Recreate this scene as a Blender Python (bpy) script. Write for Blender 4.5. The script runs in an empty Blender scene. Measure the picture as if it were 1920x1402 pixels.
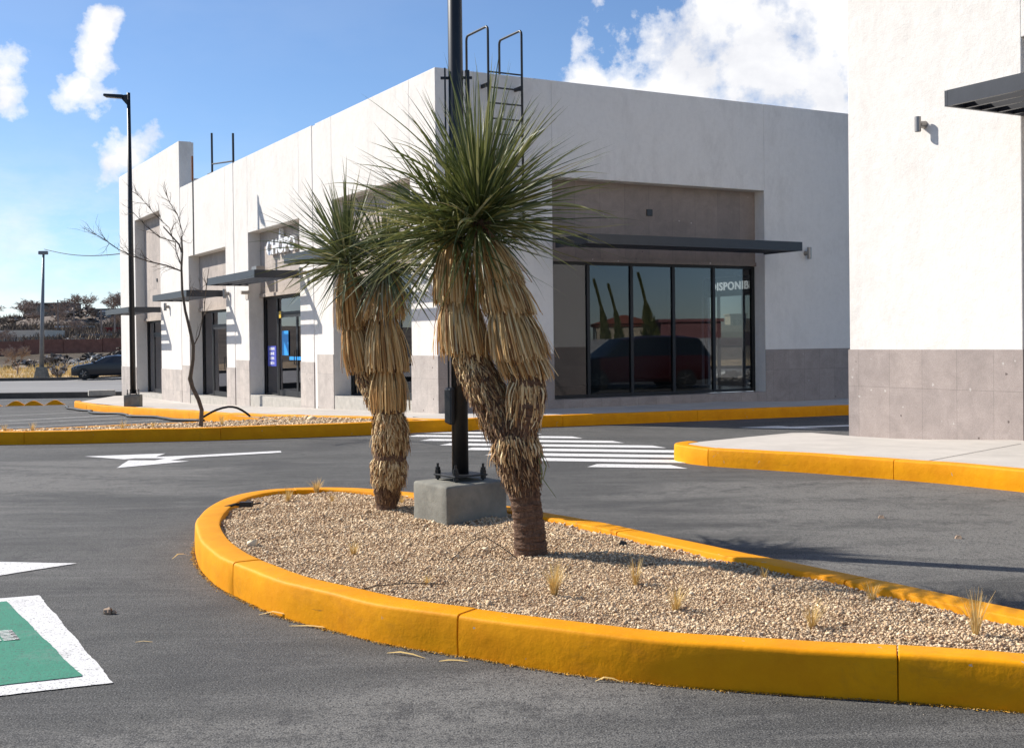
import bpy, math, random
import numpy as np
from mathutils import Vector, Matrix
random.seed(7); rng = np.random.default_rng(7)
R = math.radians; PI = math.pi
sc = bpy.context.scene
COL = sc.collection

# ------------------------------------------------------------------ frame of the place
TH = R(29.3)
CX, CY = -1.40, 22.76                     # the corner of the white shop building
AX, AY = -math.sin(TH), math.cos(TH)      # direction a: along the sunlit front
BX, BY = math.cos(TH), math.sin(TH)       # direction b: along the shaded front

def W(b, a, z=0.0):
    return (CX + AX*a + BX*b, CY + AY*a + BY*b, z)

def interp(x, xs, ys): return np.interp(x, xs, ys)

def ground(x, y):
    """height of the asphalt / soil; falls gently to the back left"""
    x = np.asarray(x, float); y = np.asarray(y, float)
    a = (x-CX)*AX + (y-CY)*AY
    b = (x-CX)*BX + (y-CY)*BY
    za = np.interp(a, [-3, 0, 7, 14, 18, 29, 60], [0, -.02, -.2, -.40, -.5, -.6, -.62])
    w = np.clip((y-14)/6, 0, 1); w = w*w*(3-2*w)
    zb = -.011*np.clip(b, 0, 12)*w
    wb = np.clip((b-2)/6, 0, 1)
    z = za*(1-wb*.6) + zb
    far = np.interp(y, [76, 90, 110, 160, 230, 300, 1500], [0, .1, .7, 2.9, 6.9, 7.4, 7.5])
    side = np.clip(1-(x-10)/200, .35, 1)
    return z + far*side

# ------------------------------------------------------------------ mesh helpers
class MB:
    def __init__(s): s.v = []; s.f = []; s.sm = False
    def add(s, verts, faces):
        n = len(s.v); s.v.extend([tuple(q) for q in verts]); s.f.extend([tuple(i+n for i in f) for f in faces])
        return s
    def box(s, x0, x1, y0, y1, z0, z1):
        if x0 > x1: x0, x1 = x1, x0
        if y0 > y1: y0, y1 = y1, y0
        return s.add([(x0,y0,z0),(x1,y0,z0),(x1,y1,z0),(x0,y1,z0),(x0,y0,z1),(x1,y0,z1),(x1,y1,z1),(x0,y1,z1)],
              [(0,3,2,1),(4,5,6,7),(0,1,5,4),(1,2,6,5),(2,3,7,6),(3,0,4,7)])
    def hexa(s, p):   # eight corners, bottom four then top four
        return s.add(p, [(0,3,2,1),(4,5,6,7),(0,1,5,4),(1,2,6,5),(2,3,7,6),(3,0,4,7)])
    def tube(s, pts, rad, n=8, cap=True):
        pts = [Vector(p) for p in pts]; m = len(pts)
        if not hasattr(rad, '__len__'): rad = [rad]*m
        t0 = (pts[1]-pts[0]).normalized()
        u = t0.orthogonal().normalized(); vs = []
        for i, p in enumerate(pts):
            t = (pts[min(i+1, m-1)]-pts[max(i-1, 0)])
            t = t.normalized() if t.length > 1e-9 else t0
            u = (u - t*u.dot(t)).normalized(); w = t.cross(u)
            for k in range(n):
                an = 2*PI*k/n; vs.append(p + (u*math.cos(an)+w*math.sin(an))*rad[i])
        fs = [(i*n+k, i*n+(k+1)%n, (i+1)*n+(k+1)%n, (i+1)*n+k) for i in range(m-1) for k in range(n)]
        if cap: fs += [tuple(range(n-1, -1, -1)), tuple(range((m-1)*n, m*n))]
        return s.add(vs, fs)
    def cyl(s, p, r, h, n=16, r2=None):
        return s.tube([p, (p[0], p[1], p[2]+h)], [r, r if r2 is None else r2], n)
    def build(s, name, m, parent=None, smooth=False, bevel=0, seg=2):
        me = bpy.data.meshes.new(name); me.from_pydata(s.v, [], s.f); me.materials.append(m)
        if smooth: me.shade_smooth()
        me.update()
        o = bpy.data.objects.new(name, me); COL.objects.link(o)
        if parent is not None: o.parent = parent
        if bevel:
            md = o.modifiers.new('bevel', 'BEVEL'); md.width = bevel; md.segments = seg; md.limit_method = 'ANGLE'
        return o

def np_mesh(name, verts, faces, m, parent=None, smooth=False):
    verts = np.asarray(verts, np.float32); faces = np.asarray(faces, np.int32); k = faces.shape[1]
    me = bpy.data.meshes.new(name)
    me.vertices.add(len(verts)); me.vertices.foreach_set('co', verts.ravel())
    me.loops.add(faces.size); me.loops.foreach_set('vertex_index', faces.ravel())
    me.polygons.add(len(faces)); me.polygons.foreach_set('loop_start', np.arange(0, faces.size, k, dtype=np.int32))
    me.polygons.foreach_set('loop_total', np.full(len(faces), k, np.int32))
    me.update(calc_edges=True); me.materials.append(m)
    if smooth: me.shade_smooth()
    o = bpy.data.objects.new(name, me); COL.objects.link(o)
    if parent is not None: o.parent = parent
    return o

def empty(name, loc, rz=0):
    o = bpy.data.objects.new(name, None); COL.objects.link(o)
    o.location = loc; o.rotation_euler = (0, 0, rz); o.empty_display_size = .2
    return o
def tag(o, label, cat, group=None):
    o['label'] = label; o['category'] = cat
    if group: o['group'] = group
    return o
def structure(o): o['kind'] = 'structure'; return o
def copy_tree(o, parent=None):
    c = o.copy(); COL.objects.link(c)
    if parent is not None: c.parent = parent
    for ch in list(o.children): copy_tree(ch, c)
    return c

# ------------------------------------------------------------------ materials
def mat(name, col, rough=.8, metal=0, spec=.5):
    m = bpy.data.materials.new(name); m.use_nodes = True
    p = m.node_tree.nodes['Principled BSDF']
    p.inputs['Base Color'].default_value = (*col, 1); p.inputs['Roughness'].default_value = rough
    p.inputs['Metallic'].default_value = metal; p.inputs['Specular IOR Level'].default_value = spec
    return m
class NT:
    def __init__(s, m): s.t = m.node_tree; s.p = s.t.nodes.get('Principled BSDF')
    def n(s, ty, **kw):
        nd = s.t.nodes.new(ty)
        for k, v in kw.items():
            if k.startswith('i_'):
                key = k[2:]; key = int(key) if key.isdigit() else key.replace('_', ' ')
                if isinstance(v, bpy.types.NodeSocket): s.t.links.new(v, nd.inputs[key])
                else: nd.inputs[key].default_value = v
            else: setattr(nd, k, v)
        return nd
    def l(s, a, b): s.t.links.new(a, b)
    def coord(s, kind='Object', scale=(1,1,1), rot=(0,0,0), loc=(0,0,0)):
        c = s.n('ShaderNodeTexCoord'); mp = s.n('ShaderNodeMapping')
        s.l(c.outputs[kind], mp.inputs[0]); mp.inputs['Scale'].default_value = scale
        mp.inputs['Rotation'].default_value = rot; mp.inputs['Location'].default_value = loc
        return mp.outputs[0]
    def noise(s, vec, scale, detail=4, rough=.6, dist=0):
        nd = s.n('ShaderNodeTexNoise'); s.l(vec, nd.inputs['Vector'])
        nd.inputs['Scale'].default_value = scale; nd.inputs['Detail'].default_value = detail
        nd.inputs['Roughness'].default_value = rough; nd.inputs['Distortion'].default_value = dist
        return nd.outputs['Fac']
    def ramp(s, fac, stops):
        nd = s.n('ShaderNodeValToRGB'); s.l(fac, nd.inputs[0]); e = nd.color_ramp.elements
        while len(e) < len(stops): e.new(.5)
        for i, (p, c) in enumerate(stops):
            e[i].position = p; e[i].color = (c, c, c, 1) if not hasattr(c, '__len__') else (*c, 1)
        return nd.outputs[0]
    def mix(s, fac, a, b, mode='MIX'):
        nd = s.n('ShaderNodeMix', data_type='RGBA', blend_type=mode)
        for k, v in ((0, fac), (6, a), (7, b)):
            if isinstance(v, bpy.types.NodeSocket): s.l(v, nd.inputs[k])
            elif k == 0: nd.inputs[0].default_value = v
            else: nd.inputs[k].default_value = (*v, 1)
        return nd.outputs[2]
    def math(s, op, a, b=0.0, clamp=False):
        nd = s.n('ShaderNodeMath', operation=op, use_clamp=clamp)
        for k, v in ((0, a), (1, b)):
            if isinstance(v, bpy.types.NodeSocket): s.l(v, nd.inputs[k])
            else: nd.inputs[k].default_value = v
        return nd.outputs[0]
    def bump(s, h, strength=.3, dist=.01, normal=None):
        nd = s.n('ShaderNodeBump'); s.l(h, nd.inputs['Height'])
        nd.inputs['Strength'].default_value = strength; nd.inputs['Distance'].default_value = dist
        if normal is not None: s.l(normal, nd.inputs['Normal'])
        s.l(nd.outputs[0], s.p.inputs['Normal']); return nd.outputs[0]
    def color(s, c): s.l(c, s.p.inputs['Base Color'])

def m_stucco():
    m = mat('white_stucco', (.8,.79,.77), .9, 0, .25); t = NT(m)
    v = t.coord(scale=(1, 1, .45)); st = t.noise(v, 2.6, 9, .78)
    blot = t.noise(t.coord(), .55, 5, .6)
    f = t.math('MULTIPLY', t.math('MULTIPLY', t.ramp(st, [(.45, 0), (.62, 1)]), t.ramp(blot, [(.40, 0), (.60, 1)])), .55)
    c = t.mix(f, (.745,.705,.65), (.58,.54,.49))
    c = t.mix(t.ramp(t.noise(t.coord(), 9, 6, .7), [(.45, 0), (.7, .3)]), c, (.60,.56,.51))
    t.color(c)
    b = t.bump(t.noise(t.coord(), 38, 6, .75), .45, .012)
    t.bump(t.noise(t.coord(), 3, 4, .6), .35, .04, b)
    return m
def m_stone(pw=.46, ph=.82, ox=0.0, base=(.37,.315,.28)):
    m = mat('grey_cantera_stone', base, .85, 0, .3); t = NT(m)
    # panels: brick texture on (along wall, height)
    c = t.n('ShaderNodeTexCoord'); sp = t.n('ShaderNodeSeparateXYZ'); t.l(c.outputs['Object'], sp.inputs[0])
    al = t.math('ADD', sp.outputs[0], sp.outputs[1])
    cb = t.n('ShaderNodeCombineXYZ'); t.l(al, cb.inputs[0]); t.l(sp.outputs[2], cb.inputs[1])
    mp = t.n('ShaderNodeMapping'); t.l(cb.outputs[0], mp.inputs[0]); mp.inputs['Location'].default_value = (ox, .02, 0)
    br = t.n('ShaderNodeTexBrick'); t.l(mp.outputs[0], br.inputs['Vector']); br.offset = 0.0
    br.inputs['Scale'].default_value = 1; br.inputs['Brick Width'].default_value = pw; br.inputs['Row Height'].default_value = ph
    br.inputs['Mortar Size'].default_value = .0035; br.inputs['Mortar Smooth'].default_value = .2; br.inputs['Bias'].default_value = 0
    br.inputs['Color1'].default_value = (.9,.9,.9,1); br.inputs['Color2'].default_value = (1.06,1.05,1.03,1); br.inputs['Mortar'].default_value = (.66,.66,.66,1)
    n1 = t.noise(t.coord(), 3.5, 6, .65, .6)
    col = t.mix(t.ramp(n1, [(.3, 0), (.7, 1)]), tuple(x*.84 for x in base), tuple(min(1, x*1.15) for x in base))
    fine = t.noise(t.coord(), 60, 4, .6)
    col = t.mix(t.ramp(fine, [(.35, .35), (.65, 0)]), col, (.2,.16,.14))
    vo = t.n('ShaderNodeTexVoronoi'); t.l(t.coord(), vo.inputs['Vector']); vo.inputs['Scale'].default_value = 6.2; vo.inputs['Randomness'].default_value = 1
    sz = t.n('ShaderNodeSeparateColor'); t.l(vo.outputs['Color'], sz.inputs[0])
    th = t.math('MULTIPLY', t.ramp(sz.outputs[0], [(.80, 0), (1, 1)]), .13)
    wob = t.math('ADD', vo.outputs['Distance'], t.math('MULTIPLY', t.math('SUBTRACT', t.noise(t.coord(), 24, 3), .5), .35))
    spot = t.math('LESS_THAN', wob, t.math('SUBTRACT', th, .005))
    light = t.math('GREATER_THAN', sz.outputs[1], .45)
    sc_ = t.mix(light, (.13,.10,.09), (.50,.455,.415))
    col = t.mix(spot, col, sc_)
    col = t.mix(1.0, col, br.outputs['Color'], 'MULTIPLY')
    t.color(col)
    b = t.bump(t.noise(t.coord(), 40, 5, .7), .35, .006)
    t.bump(br.outputs['Fac'], -.9, .006, b)
    return m
def m_asphalt():
    m = mat('asphalt', (.07,.07,.07), .85, 0, .35); t = NT(m)
    big = t.noise(t.coord(scale=(.35,.9,1), rot=(0,0,R(12))), .9, 7, .7, .8)
    streak = t.noise(t.coord(scale=(.22,3.4,1), rot=(0,0,R(10))), 1.6, 7, .72, .6)
    mid = t.noise(t.coord(), 5, 7, .8); patch = t.noise(t.coord(), .55, 4, .55, .5)
    fine = t.noise(t.coord(), 120, 2, .6); grit = t.noise(t.coord(), 300, 1, .5); med = t.noise(t.coord(), 38, 3, .7)
    c = t.mix(t.ramp(big, [(.38, 0), (.62, 1)]), (.066,.064,.057), (.125,.120,.108))
    c = t.mix(t.ramp(streak, [(.5, 0), (.68, .6)]), c, (.175,.167,.155))
    c = t.mix(t.ramp(patch, [(.53, 0), (.64, .7)]), c, (.045,.043,.041))
    tcx = t.n('ShaderNodeTexCoord')
    for (px_, py_, rad) in ((4.6, 9.6, 4.2), (-.5, 3.2, 2.6), (-6, 12.8, 3.4)):     # dusty, traffic-polished areas of the lot
        vd = t.n('ShaderNodeVectorMath', operation='DISTANCE'); t.l(tcx.outputs['Object'], vd.inputs[0]); vd.inputs[1].default_value = (px_, py_, 0)
        f = t.math('SUBTRACT', t.math('ADD', 1.0, t.math('MULTIPLY', t.math('SUBTRACT', big, .5), 2.6)), t.math('DIVIDE', vd.outputs['Value'], rad))
        c = t.mix(t.ramp(f, [(.0, 0), (.55, .85)]), c, (.215,.203,.180))
    # old tyre arcs rubbed into the lane
    sx = t.n('ShaderNodeSeparateXYZ'); t.l(tcx.outputs['Object'], sx.inputs[0])
    for (qx, qy, rr_, ww) in ((-1.2, 21.5, 8.6, .16), (-1.2, 21.5, 10.1, .18), (1.5, -9.0, 12.4, .15), (1.5, -9.0, 13.9, .15), (3.0, 1.5, 8.2, .13), (3.0, 1.5, 9.6, .13)):
        vd = t.n('ShaderNodeVectorMath', operation='DISTANCE'); t.l(tcx.outputs['Object'], vd.inputs[0]); vd.inputs[1].default_value = (qx, qy, 0)
        d_ = t.math('ABSOLUTE', t.math('SUBTRACT', vd.outputs['Value'], rr_))
        f = t.math('MULTIPLY', t.ramp(t.math('DIVIDE', d_, ww*2), [(.2, 1), (.9, 0)]), t.ramp(mid, [(.42, 0), (.60, .55)]))
        c = t.mix(f, c, (.040,.039,.037))
    c = t.mix(t.ramp(mid, [(.50, 0), (.66, .7)]), c, (.042,.040,.038))
    c = t.mix(t.ramp(med, [(.38, .75), (.49, 0)]), c, (.030,.029,.028))
    c = t.mix(t.ramp(fine, [(.40, .75), (.50, 0)]), c, (.025,.025,.026))
    c = t.mix(t.ramp(fine, [(.56, 0), (.68, .7)]), c, (.27,.26,.245))
    c = t.mix(t.ramp(grit, [(.64, 0), (.72, .6)]), c, (.36,.35,.33))
    t.color(c)
    b = t.bump(fine, .9, .006); t.bump(med, .5, .006, b)
    return m
def m_simple(name, col, rough, var=.25, scale=4, bump=.2, bscale=40, bdist=.005, spec=.4, metal=0, stretch=(1,1,1)):
    m = mat(name, col, rough, metal, spec); t = NT(m)
    n1 = t.noise(t.coord(scale=stretch), scale, 6, .68)
    t.color(t.mix(t.ramp(n1, [(.3, 0), (.7, 1)]), tuple(x*(1-var) for x in col), tuple(min(1, x*(1+var)) for x in col)))
    if bump: t.bump(t.noise(t.coord(), bscale, 5, .7), bump, bdist)
    return m
def m_yellow():
    m = mat('yellow_kerb_paint', (.66,.30,.012), .6, 0, .16); t = NT(m)
    n1 = t.noise(t.coord(), 3.2, 6, .7); n2 = t.noise(t.coord(), 26, 5, .7)
    c = t.mix(t.ramp(n1, [(.3, 0), (.7, 1)]), (.71,.262,.0004), (.84,.345,.001))
    c = t.mix(t.ramp(n2, [(.62, 0), (.78, .3)]), c, (.52,.20,.01))
    sm = t.noise(t.coord(scale=(1,1,1.4)), 1.6, 7, .8, .5)
    c = t.mix(t.ramp(sm, [(.56, 0), (.74, .42)]), c, (.36,.15,.02))
    chip = t.noise(t.coord(), 13, 3, .5, 1.2)
    c = t.mix(t.ramp(chip, [(.725, 0), (.735, .85)]), c, (.40,.34,.26))
    scuff = t.noise(t.coord(scale=(.5,.5,6)), 5, 7, .8, .3)
    c = t.mix(t.math('MULTIPLY', t.ramp(scuff, [(.60, 0), (.70, .7)]), t.ramp(n1, [(.5, 0), (.62, 1)])), c, (.10,.06,.03))
    t.color(c)
    b = t.bump(t.noise(t.coord(), 9, 7, .62), .55, .010); b = t.bump(t.noise(t.coord(), 130, 2, .6), .15, .002, b); t.bump(t.ramp(chip, [(.76, 1), (.78, 0)]), .5, .006, b)
    return m
def m_rand(name, stops, rough=.6, spec=.4, trans=0, noise=0):
    """colour chosen per leaf / strip / pebble"""
    m = mat(name, stops[0][1], rough, 0, spec); t = NT(m)
    g = t.n('ShaderNodeNewGeometry')
    c = t.ramp(g.outputs['Random Per Island'], stops)
    if noise:
        c = t.mix(t.ramp(t.noise(t.coord(), noise, 4), [(.3, .35), (.6, 0)]), c, tuple(x*.45 for x in stops[0][1]))
    t.color(c)
    if trans:
        tr = t.n('ShaderNodeBsdfTranslucent'); t.l(c, tr.inputs[0]); ms = t.n('ShaderNodeMixShader'); ms.inputs[0].default_value = trans
        out = t.t.nodes['Material Output']; t.l(t.p.outputs[0], ms.inputs[1]); t.l(tr.outputs[0], ms.inputs[2]); t.l(ms.outputs[0], out.inputs[0])
    return m
def m_glass():
    m = bpy.data.materials.new('window_glass'); m.use_nodes = True; t = NT(m); nt = m.node_tree
    nt.nodes.remove(t.p); out = nt.nodes['Material Output']
    tr = t.n('ShaderNodeBsdfTransparent'); tr.inputs[0].default_value = (.52,.54,.53,1)
    gl = t.n('ShaderNodeBsdfGlossy'); gl.inputs['Roughness'].default_value = .0; gl.inputs[0].default_value = (.50,.50,.54,1)
    fr = t.n('ShaderNodeFresnel'); fr.inputs[0].default_value = 1.5
    f = t.math('ADD', t.math('MULTIPLY', fr.outputs[0], 2.1), .0, True)
    ms = t.n('ShaderNodeMixShader'); t.l(f, ms.inputs[0]); t.l(tr.outputs[0], ms.inputs[1]); t.l(gl.outputs[0], ms.inputs[2]); t.l(ms.outputs[0], out.inputs[0])
    return m

M = {}
M['stucco'] = m_stucco(); M['stone'] = m_stone(); M['stone_sunlit'] = m_stone(base=(.52,.465,.42)); M['stone_sunlit_big'] = m_stone(.62, 1.2, .1, (.50,.435,.385)); M['stone_shaded_big'] = m_stone(.62, 1.2, .1, (.27,.222,.192)); M['asphalt'] = m_asphalt()  # same stone in copies: sun and shade of each front put into colour
M['yellow'] = m_yellow()
M['walk'] = m_simple('pavement_concrete', (.50,.455,.40), .9, .12, 1.6, .25, 60, .004)
M['sill'] = m_simple('sill_concrete', (.42,.39,.34), .9, .18, 5, .3, 30, .006)
M['footing'] = m_simple('grey_concrete_footing', (.215,.205,.17), .92, .3, 4.5, .5, 22, .012)
M['black'] = m_simple('black_painted_steel', (.012,.013,.014), .42, .3, 8, .1, 60, .002, .5)
M['frame'] = m_simple('black_aluminium', (.012,.012,.013), .5, .2, 8, 0)
M['canopy'] = m_simple('charcoal_painted_steel', (.020,.022,.028), .42, .2, 5, .1, 30, .003, .5)
M['glass'] = m_glass()
M['chrome'] = m_simple('brushed_steel', (.30,.28,.26), .42, .1, 30, 0, metal=.85)
M['white'] = m_simple('white_marking', (.80,.78,.74), .8, .06, 12, .3, 120, .004)
M['white_letter'] = m_simple('white_letter', (.8,.8,.8), .5, .03, 3, 0)
M['interior'] = m_simple('interior_plaster', (.42,.42,.41), .85, .05, 2, 0)
M['floor_tile'] = m_simple('interior_floor', (.30,.29,.28), .25, .1, 2, 0)
M['soil'] = m_simple('dry_soil', (.27,.205,.145), .95, .35, .25, .5, 3, .1)
M['rust'] = m_simple('rusty_pipe', (.25,.09,.03), .8, .3, 9, 0)
def marking(name, col, wear=.62):
    m = mat(name, col, .8, 0, .3); t = NT(m)
    c = t.mix(t.ramp(t.noise(t.coord(), 6, 5, .7), [(.3, 0), (.7, 1)]), tuple(x*.86 for x in col), col)
    pit = t.noise(t.coord(), 75, 3, .75)
    c = t.mix(t.ramp(pit, [(.36, .9), (.43, 0)]), c, (.07,.07,.07))
    big = t.noise(t.coord(), 3, 6, .8)
    c = t.mix(t.ramp(big, [(.54, 0), (.72, .45)]), c, (.2,.2,.19))
    t.color(c); t.bump(pit, .6, .006); return m
M['mark'] = marking('white_road_paint', (.76,.74,.71)); M['green'] = marking('green_road_paint', (.050,.25,.16))
M['leaf'] = m_rand('green_yucca_leaf', [(0,(.06,.078,.018)),(.4,(.115,.135,.035)),(.75,(.20,.21,.065)),(.9,(.34,.33,.13)),(1,(.45,.40,.20))], .42, .5, .2)
M['leaf2'] = m_rand('olive_yucca_leaf', [(0,(.065,.082,.03)),(.45,(.125,.145,.052)),(.8,(.22,.23,.09)),(1,(.45,.40,.22))], .45, .45, .2)
M['thatch'] = m_rand('dead_leaf_thatch', [(0,(.18,.075,.022)),(.18,(.46,.245,.08)),(.6,(.70,.45,.18)),(.85,(.82,.60,.30)),(1,(.48,.38,.22))], .7, .35, .08)
M['thatch_grey'] = m_rand('grey_dead_leaf', [(0,(.13,.10,.065)),(.35,(.30,.23,.14)),(.7,(.40,.35,.23)),(1,(.24,.27,.15))], .7, .35, .08)
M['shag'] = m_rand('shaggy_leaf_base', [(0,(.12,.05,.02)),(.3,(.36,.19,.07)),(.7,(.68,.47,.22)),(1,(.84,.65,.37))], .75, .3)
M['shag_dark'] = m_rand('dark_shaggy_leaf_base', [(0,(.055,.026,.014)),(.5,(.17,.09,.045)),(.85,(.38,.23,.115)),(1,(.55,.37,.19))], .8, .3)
M['gravel'] = m_rand('tan_gravel', [(0,(.34,.20,.115)),(.25,(.56,.39,.225)),(.6,(.69,.51,.32)),(.9,(.82,.66,.44)),(1,(.46,.35,.24))], .85, .3)
M['gravel_bed'] = m_simple('gravel_bed', (.46,.33,.215), .95, .4, 60, 1.0, 75, .02)
M['gravel_far'] = m_simple('gravel_bed_far', (.52,.38,.25), .95, .5, 45, 1.0, 45, .03)
M['straw'] = m_rand('dry_grass', [(0,(.50,.32,.10)),(.5,(.70,.48,.17)),(1,(.82,.64,.30))], .7, .3, .2)
M['bark'] = None
def m_bark():
    m = mat('brown_palm_bark', (.10,.06,.04), .9, 0, .25); t = NT(m)
    v = t.noise(t.coord(scale=(1,1,.3)), 42, 6, .8, .6)
    ring = t.noise(t.coord(scale=(.25,.25,1)), 38, 5, .75, .8)
    c = t.mix(t.ramp(v, [(.3, 0), (.75, 1)]), (.10,.052,.032), (.36,.22,.14))
    c = t.mix(t.ramp(ring, [(.5, 0), (.68, .7)]), c, (.06,.032,.022)); t.color(c)
    b = t.bump(v, .9, .02); t.bump(ring, 1.0, .025, b); return m
M['bark'] = m_bark()
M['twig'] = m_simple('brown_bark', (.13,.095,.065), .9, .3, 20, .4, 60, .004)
M['twig_far'] = m_simple('grey_brown_twigs', (.33,.25,.20), .95, .3, 3, 0)  # colour lightened to paint in the distance haze
M['rubber'] = m_simple('black_rubber', (.012,.012,.012), .6, .2, 10, 0)

# ------------------------------------------------------------------ ground sheets
def axis(a, b, step, far, n):
    mid = list(np.arange(a, b+1e-6, step))
    lo = [a-(far-abs(0))*((k/n)**2.2) for k in range(n, 0, -1)]; hi = [b+far*((k/n)**2.2) for k in range(1, n+1)]
    return np.array(lo+mid+hi)
xs = axis(-60, 60, 3, 1500, 14); ys = axis(-40, 260, 3, 1500, 12)
X, Y = np.meshgrid(xs, ys); Z = ground(X, Y) - .10
Z += np.where(Y > 78, .35*np.sin(X*.31+Y*.17)*np.sin(Y*.23), 0)*np.clip((Y-78)/30, 0, 1)
nx, ny = len(xs), len(ys); idx = np.arange(nx*ny).reshape(ny, nx)
F = np.stack([idx[:-1,:-1], idx[:-1,1:], idx[1:,1:], idx[1:,:-1]], -1).reshape(-1, 4)
def m_terrain():
    m = mat('scrubland_soil', (.25,.19,.13), .95, 0, .2); t = NT(m)
    n1 = t.noise(t.coord(scale=(.5,1,1)), .06, 8, .7); n2 = t.noise(t.coord(), .5, 8, .75); n3 = t.noise(t.coord(), 4, 4, .7)
    c = t.mix(t.ramp(n1, [(.38, 0), (.62, 1)]), (.075,.056,.038), (.20,.155,.105))
    c = t.mix(t.ramp(n2, [(.45, 0), (.6, .8)]), c, (.07,.055,.038))
    c = t.mix(t.ramp(n3, [(.6, 0), (.75, .4)]), c, (.30,.26,.2))
    t.color(c); t.bump(n2, .8, .3); return m
structure(np_mesh('ground', np.stack([X, Y, Z], -1).reshape(-1, 3), F, m_terrain(), smooth=True))

step = .75; xs = np.arange(-60, 48, step); ys = np.arange(-36, 49.5, step)
X, Y = np.meshgrid(xs, ys); Z = ground(X, Y); nx, ny = len(xs), len(ys); idx = np.arange(nx*ny).reshape(ny, nx)
F = np.stack([idx[:-1,:-1], idx[:-1,1:], idx[1:,1:], idx[1:,:-1]], -1).reshape(-1, 4)
V = np.stack([X, Y, Z], -1).reshape(-1, 3); cc = V[F].mean(1)
ca = (cc[:,0]-CX)*AX+(cc[:,1]-CY)*AY; cb = (cc[:,0]-CX)*BX+(cc[:,1]-CY)*BY
F = F[(ca < 1.0) | (cb < 1.0)]
structure(np_mesh('asphalt', V, F, M['asphalt'], smooth=True))

def m_road():
    m = mat('pale_road_concrete', (.26,.25,.24), .8, 0, .4); t = NT(m)
    n1 = t.noise(t.coord(scale=(.08,1.2,1)), .8, 6, .7); n2 = t.noise(t.coord(), 2.5, 6, .7)
    c = t.mix(t.ramp(n1, [(.35, 0), (.65, 1)]), (.20,.19,.178), (.28,.265,.245))
    c = t.mix(t.ramp(n2, [(.5, 0), (.75, .4)]), c, (.13,.125,.12)); t.color(c); return m
xs = np.arange(-240, 241, 4.); ys = np.array([51.2, 55, 60, 65, 70, 75.2])
X, Y = np.meshgrid(xs, ys); Z = ground(X, Y)+.0; nx, ny = len(xs), len(ys); idx = np.arange(nx*ny).reshape(ny, nx)
F = np.stack([idx[:-1,:-1], idx[:-1,1:], idx[1:,1:], idx[1:,:-1]], -1).reshape(-1, 4)
structure(np_mesh('road', np.stack([X, Y, Z], -1).reshape(-1, 3), F, m_road(), smooth=True))
M['dark_kerb'] = m_simple('weathered_kerb', (.085,.078,.07), .9, .3, 2, .2, 20, .01)
M['verge'] = m_simple('dry_verge', (.42,.29,.145), .95, .4, 1.2, .6, 6, .05)
b = MB()
for x in range(-240, 240, 4):
    b.box(x, x+4-.01, 50.7, 51.2, -.75, float(ground(x, 51))+.17)
structure(b.build('road_kerb', M['dark_kerb']))
b = MB()
for x in range(-240, 240, 4): b.box(x, x+4-.01, 75.2, 75.6, -.75, float(ground(x, 75))+.19)
structure(b.build('road_kerb', M['dark_kerb']))
xs = np.arange(-240, 241, 2.); ys = np.arange(75.6, 94, 1.5)
X, Y = np.meshgrid(xs, ys); Z = ground(X, Y)+.10+.12*np.sin(X*.9+Y)*np.sin(Y*1.3+X*.2)*np.clip((Y-78)/4, 0, 1); nx, ny = len(xs), len(ys); idx = np.arange(nx*ny).reshape(ny, nx)
F = np.stack([idx[:-1,:-1], idx[:-1,1:], idx[1:,1:], idx[1:,:-1]], -1).reshape(-1, 4)
structure(np_mesh('verge_ground', np.stack([X, Y, Z], -1).reshape(-1, 3), F, M['verge'], smooth=True))

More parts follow.
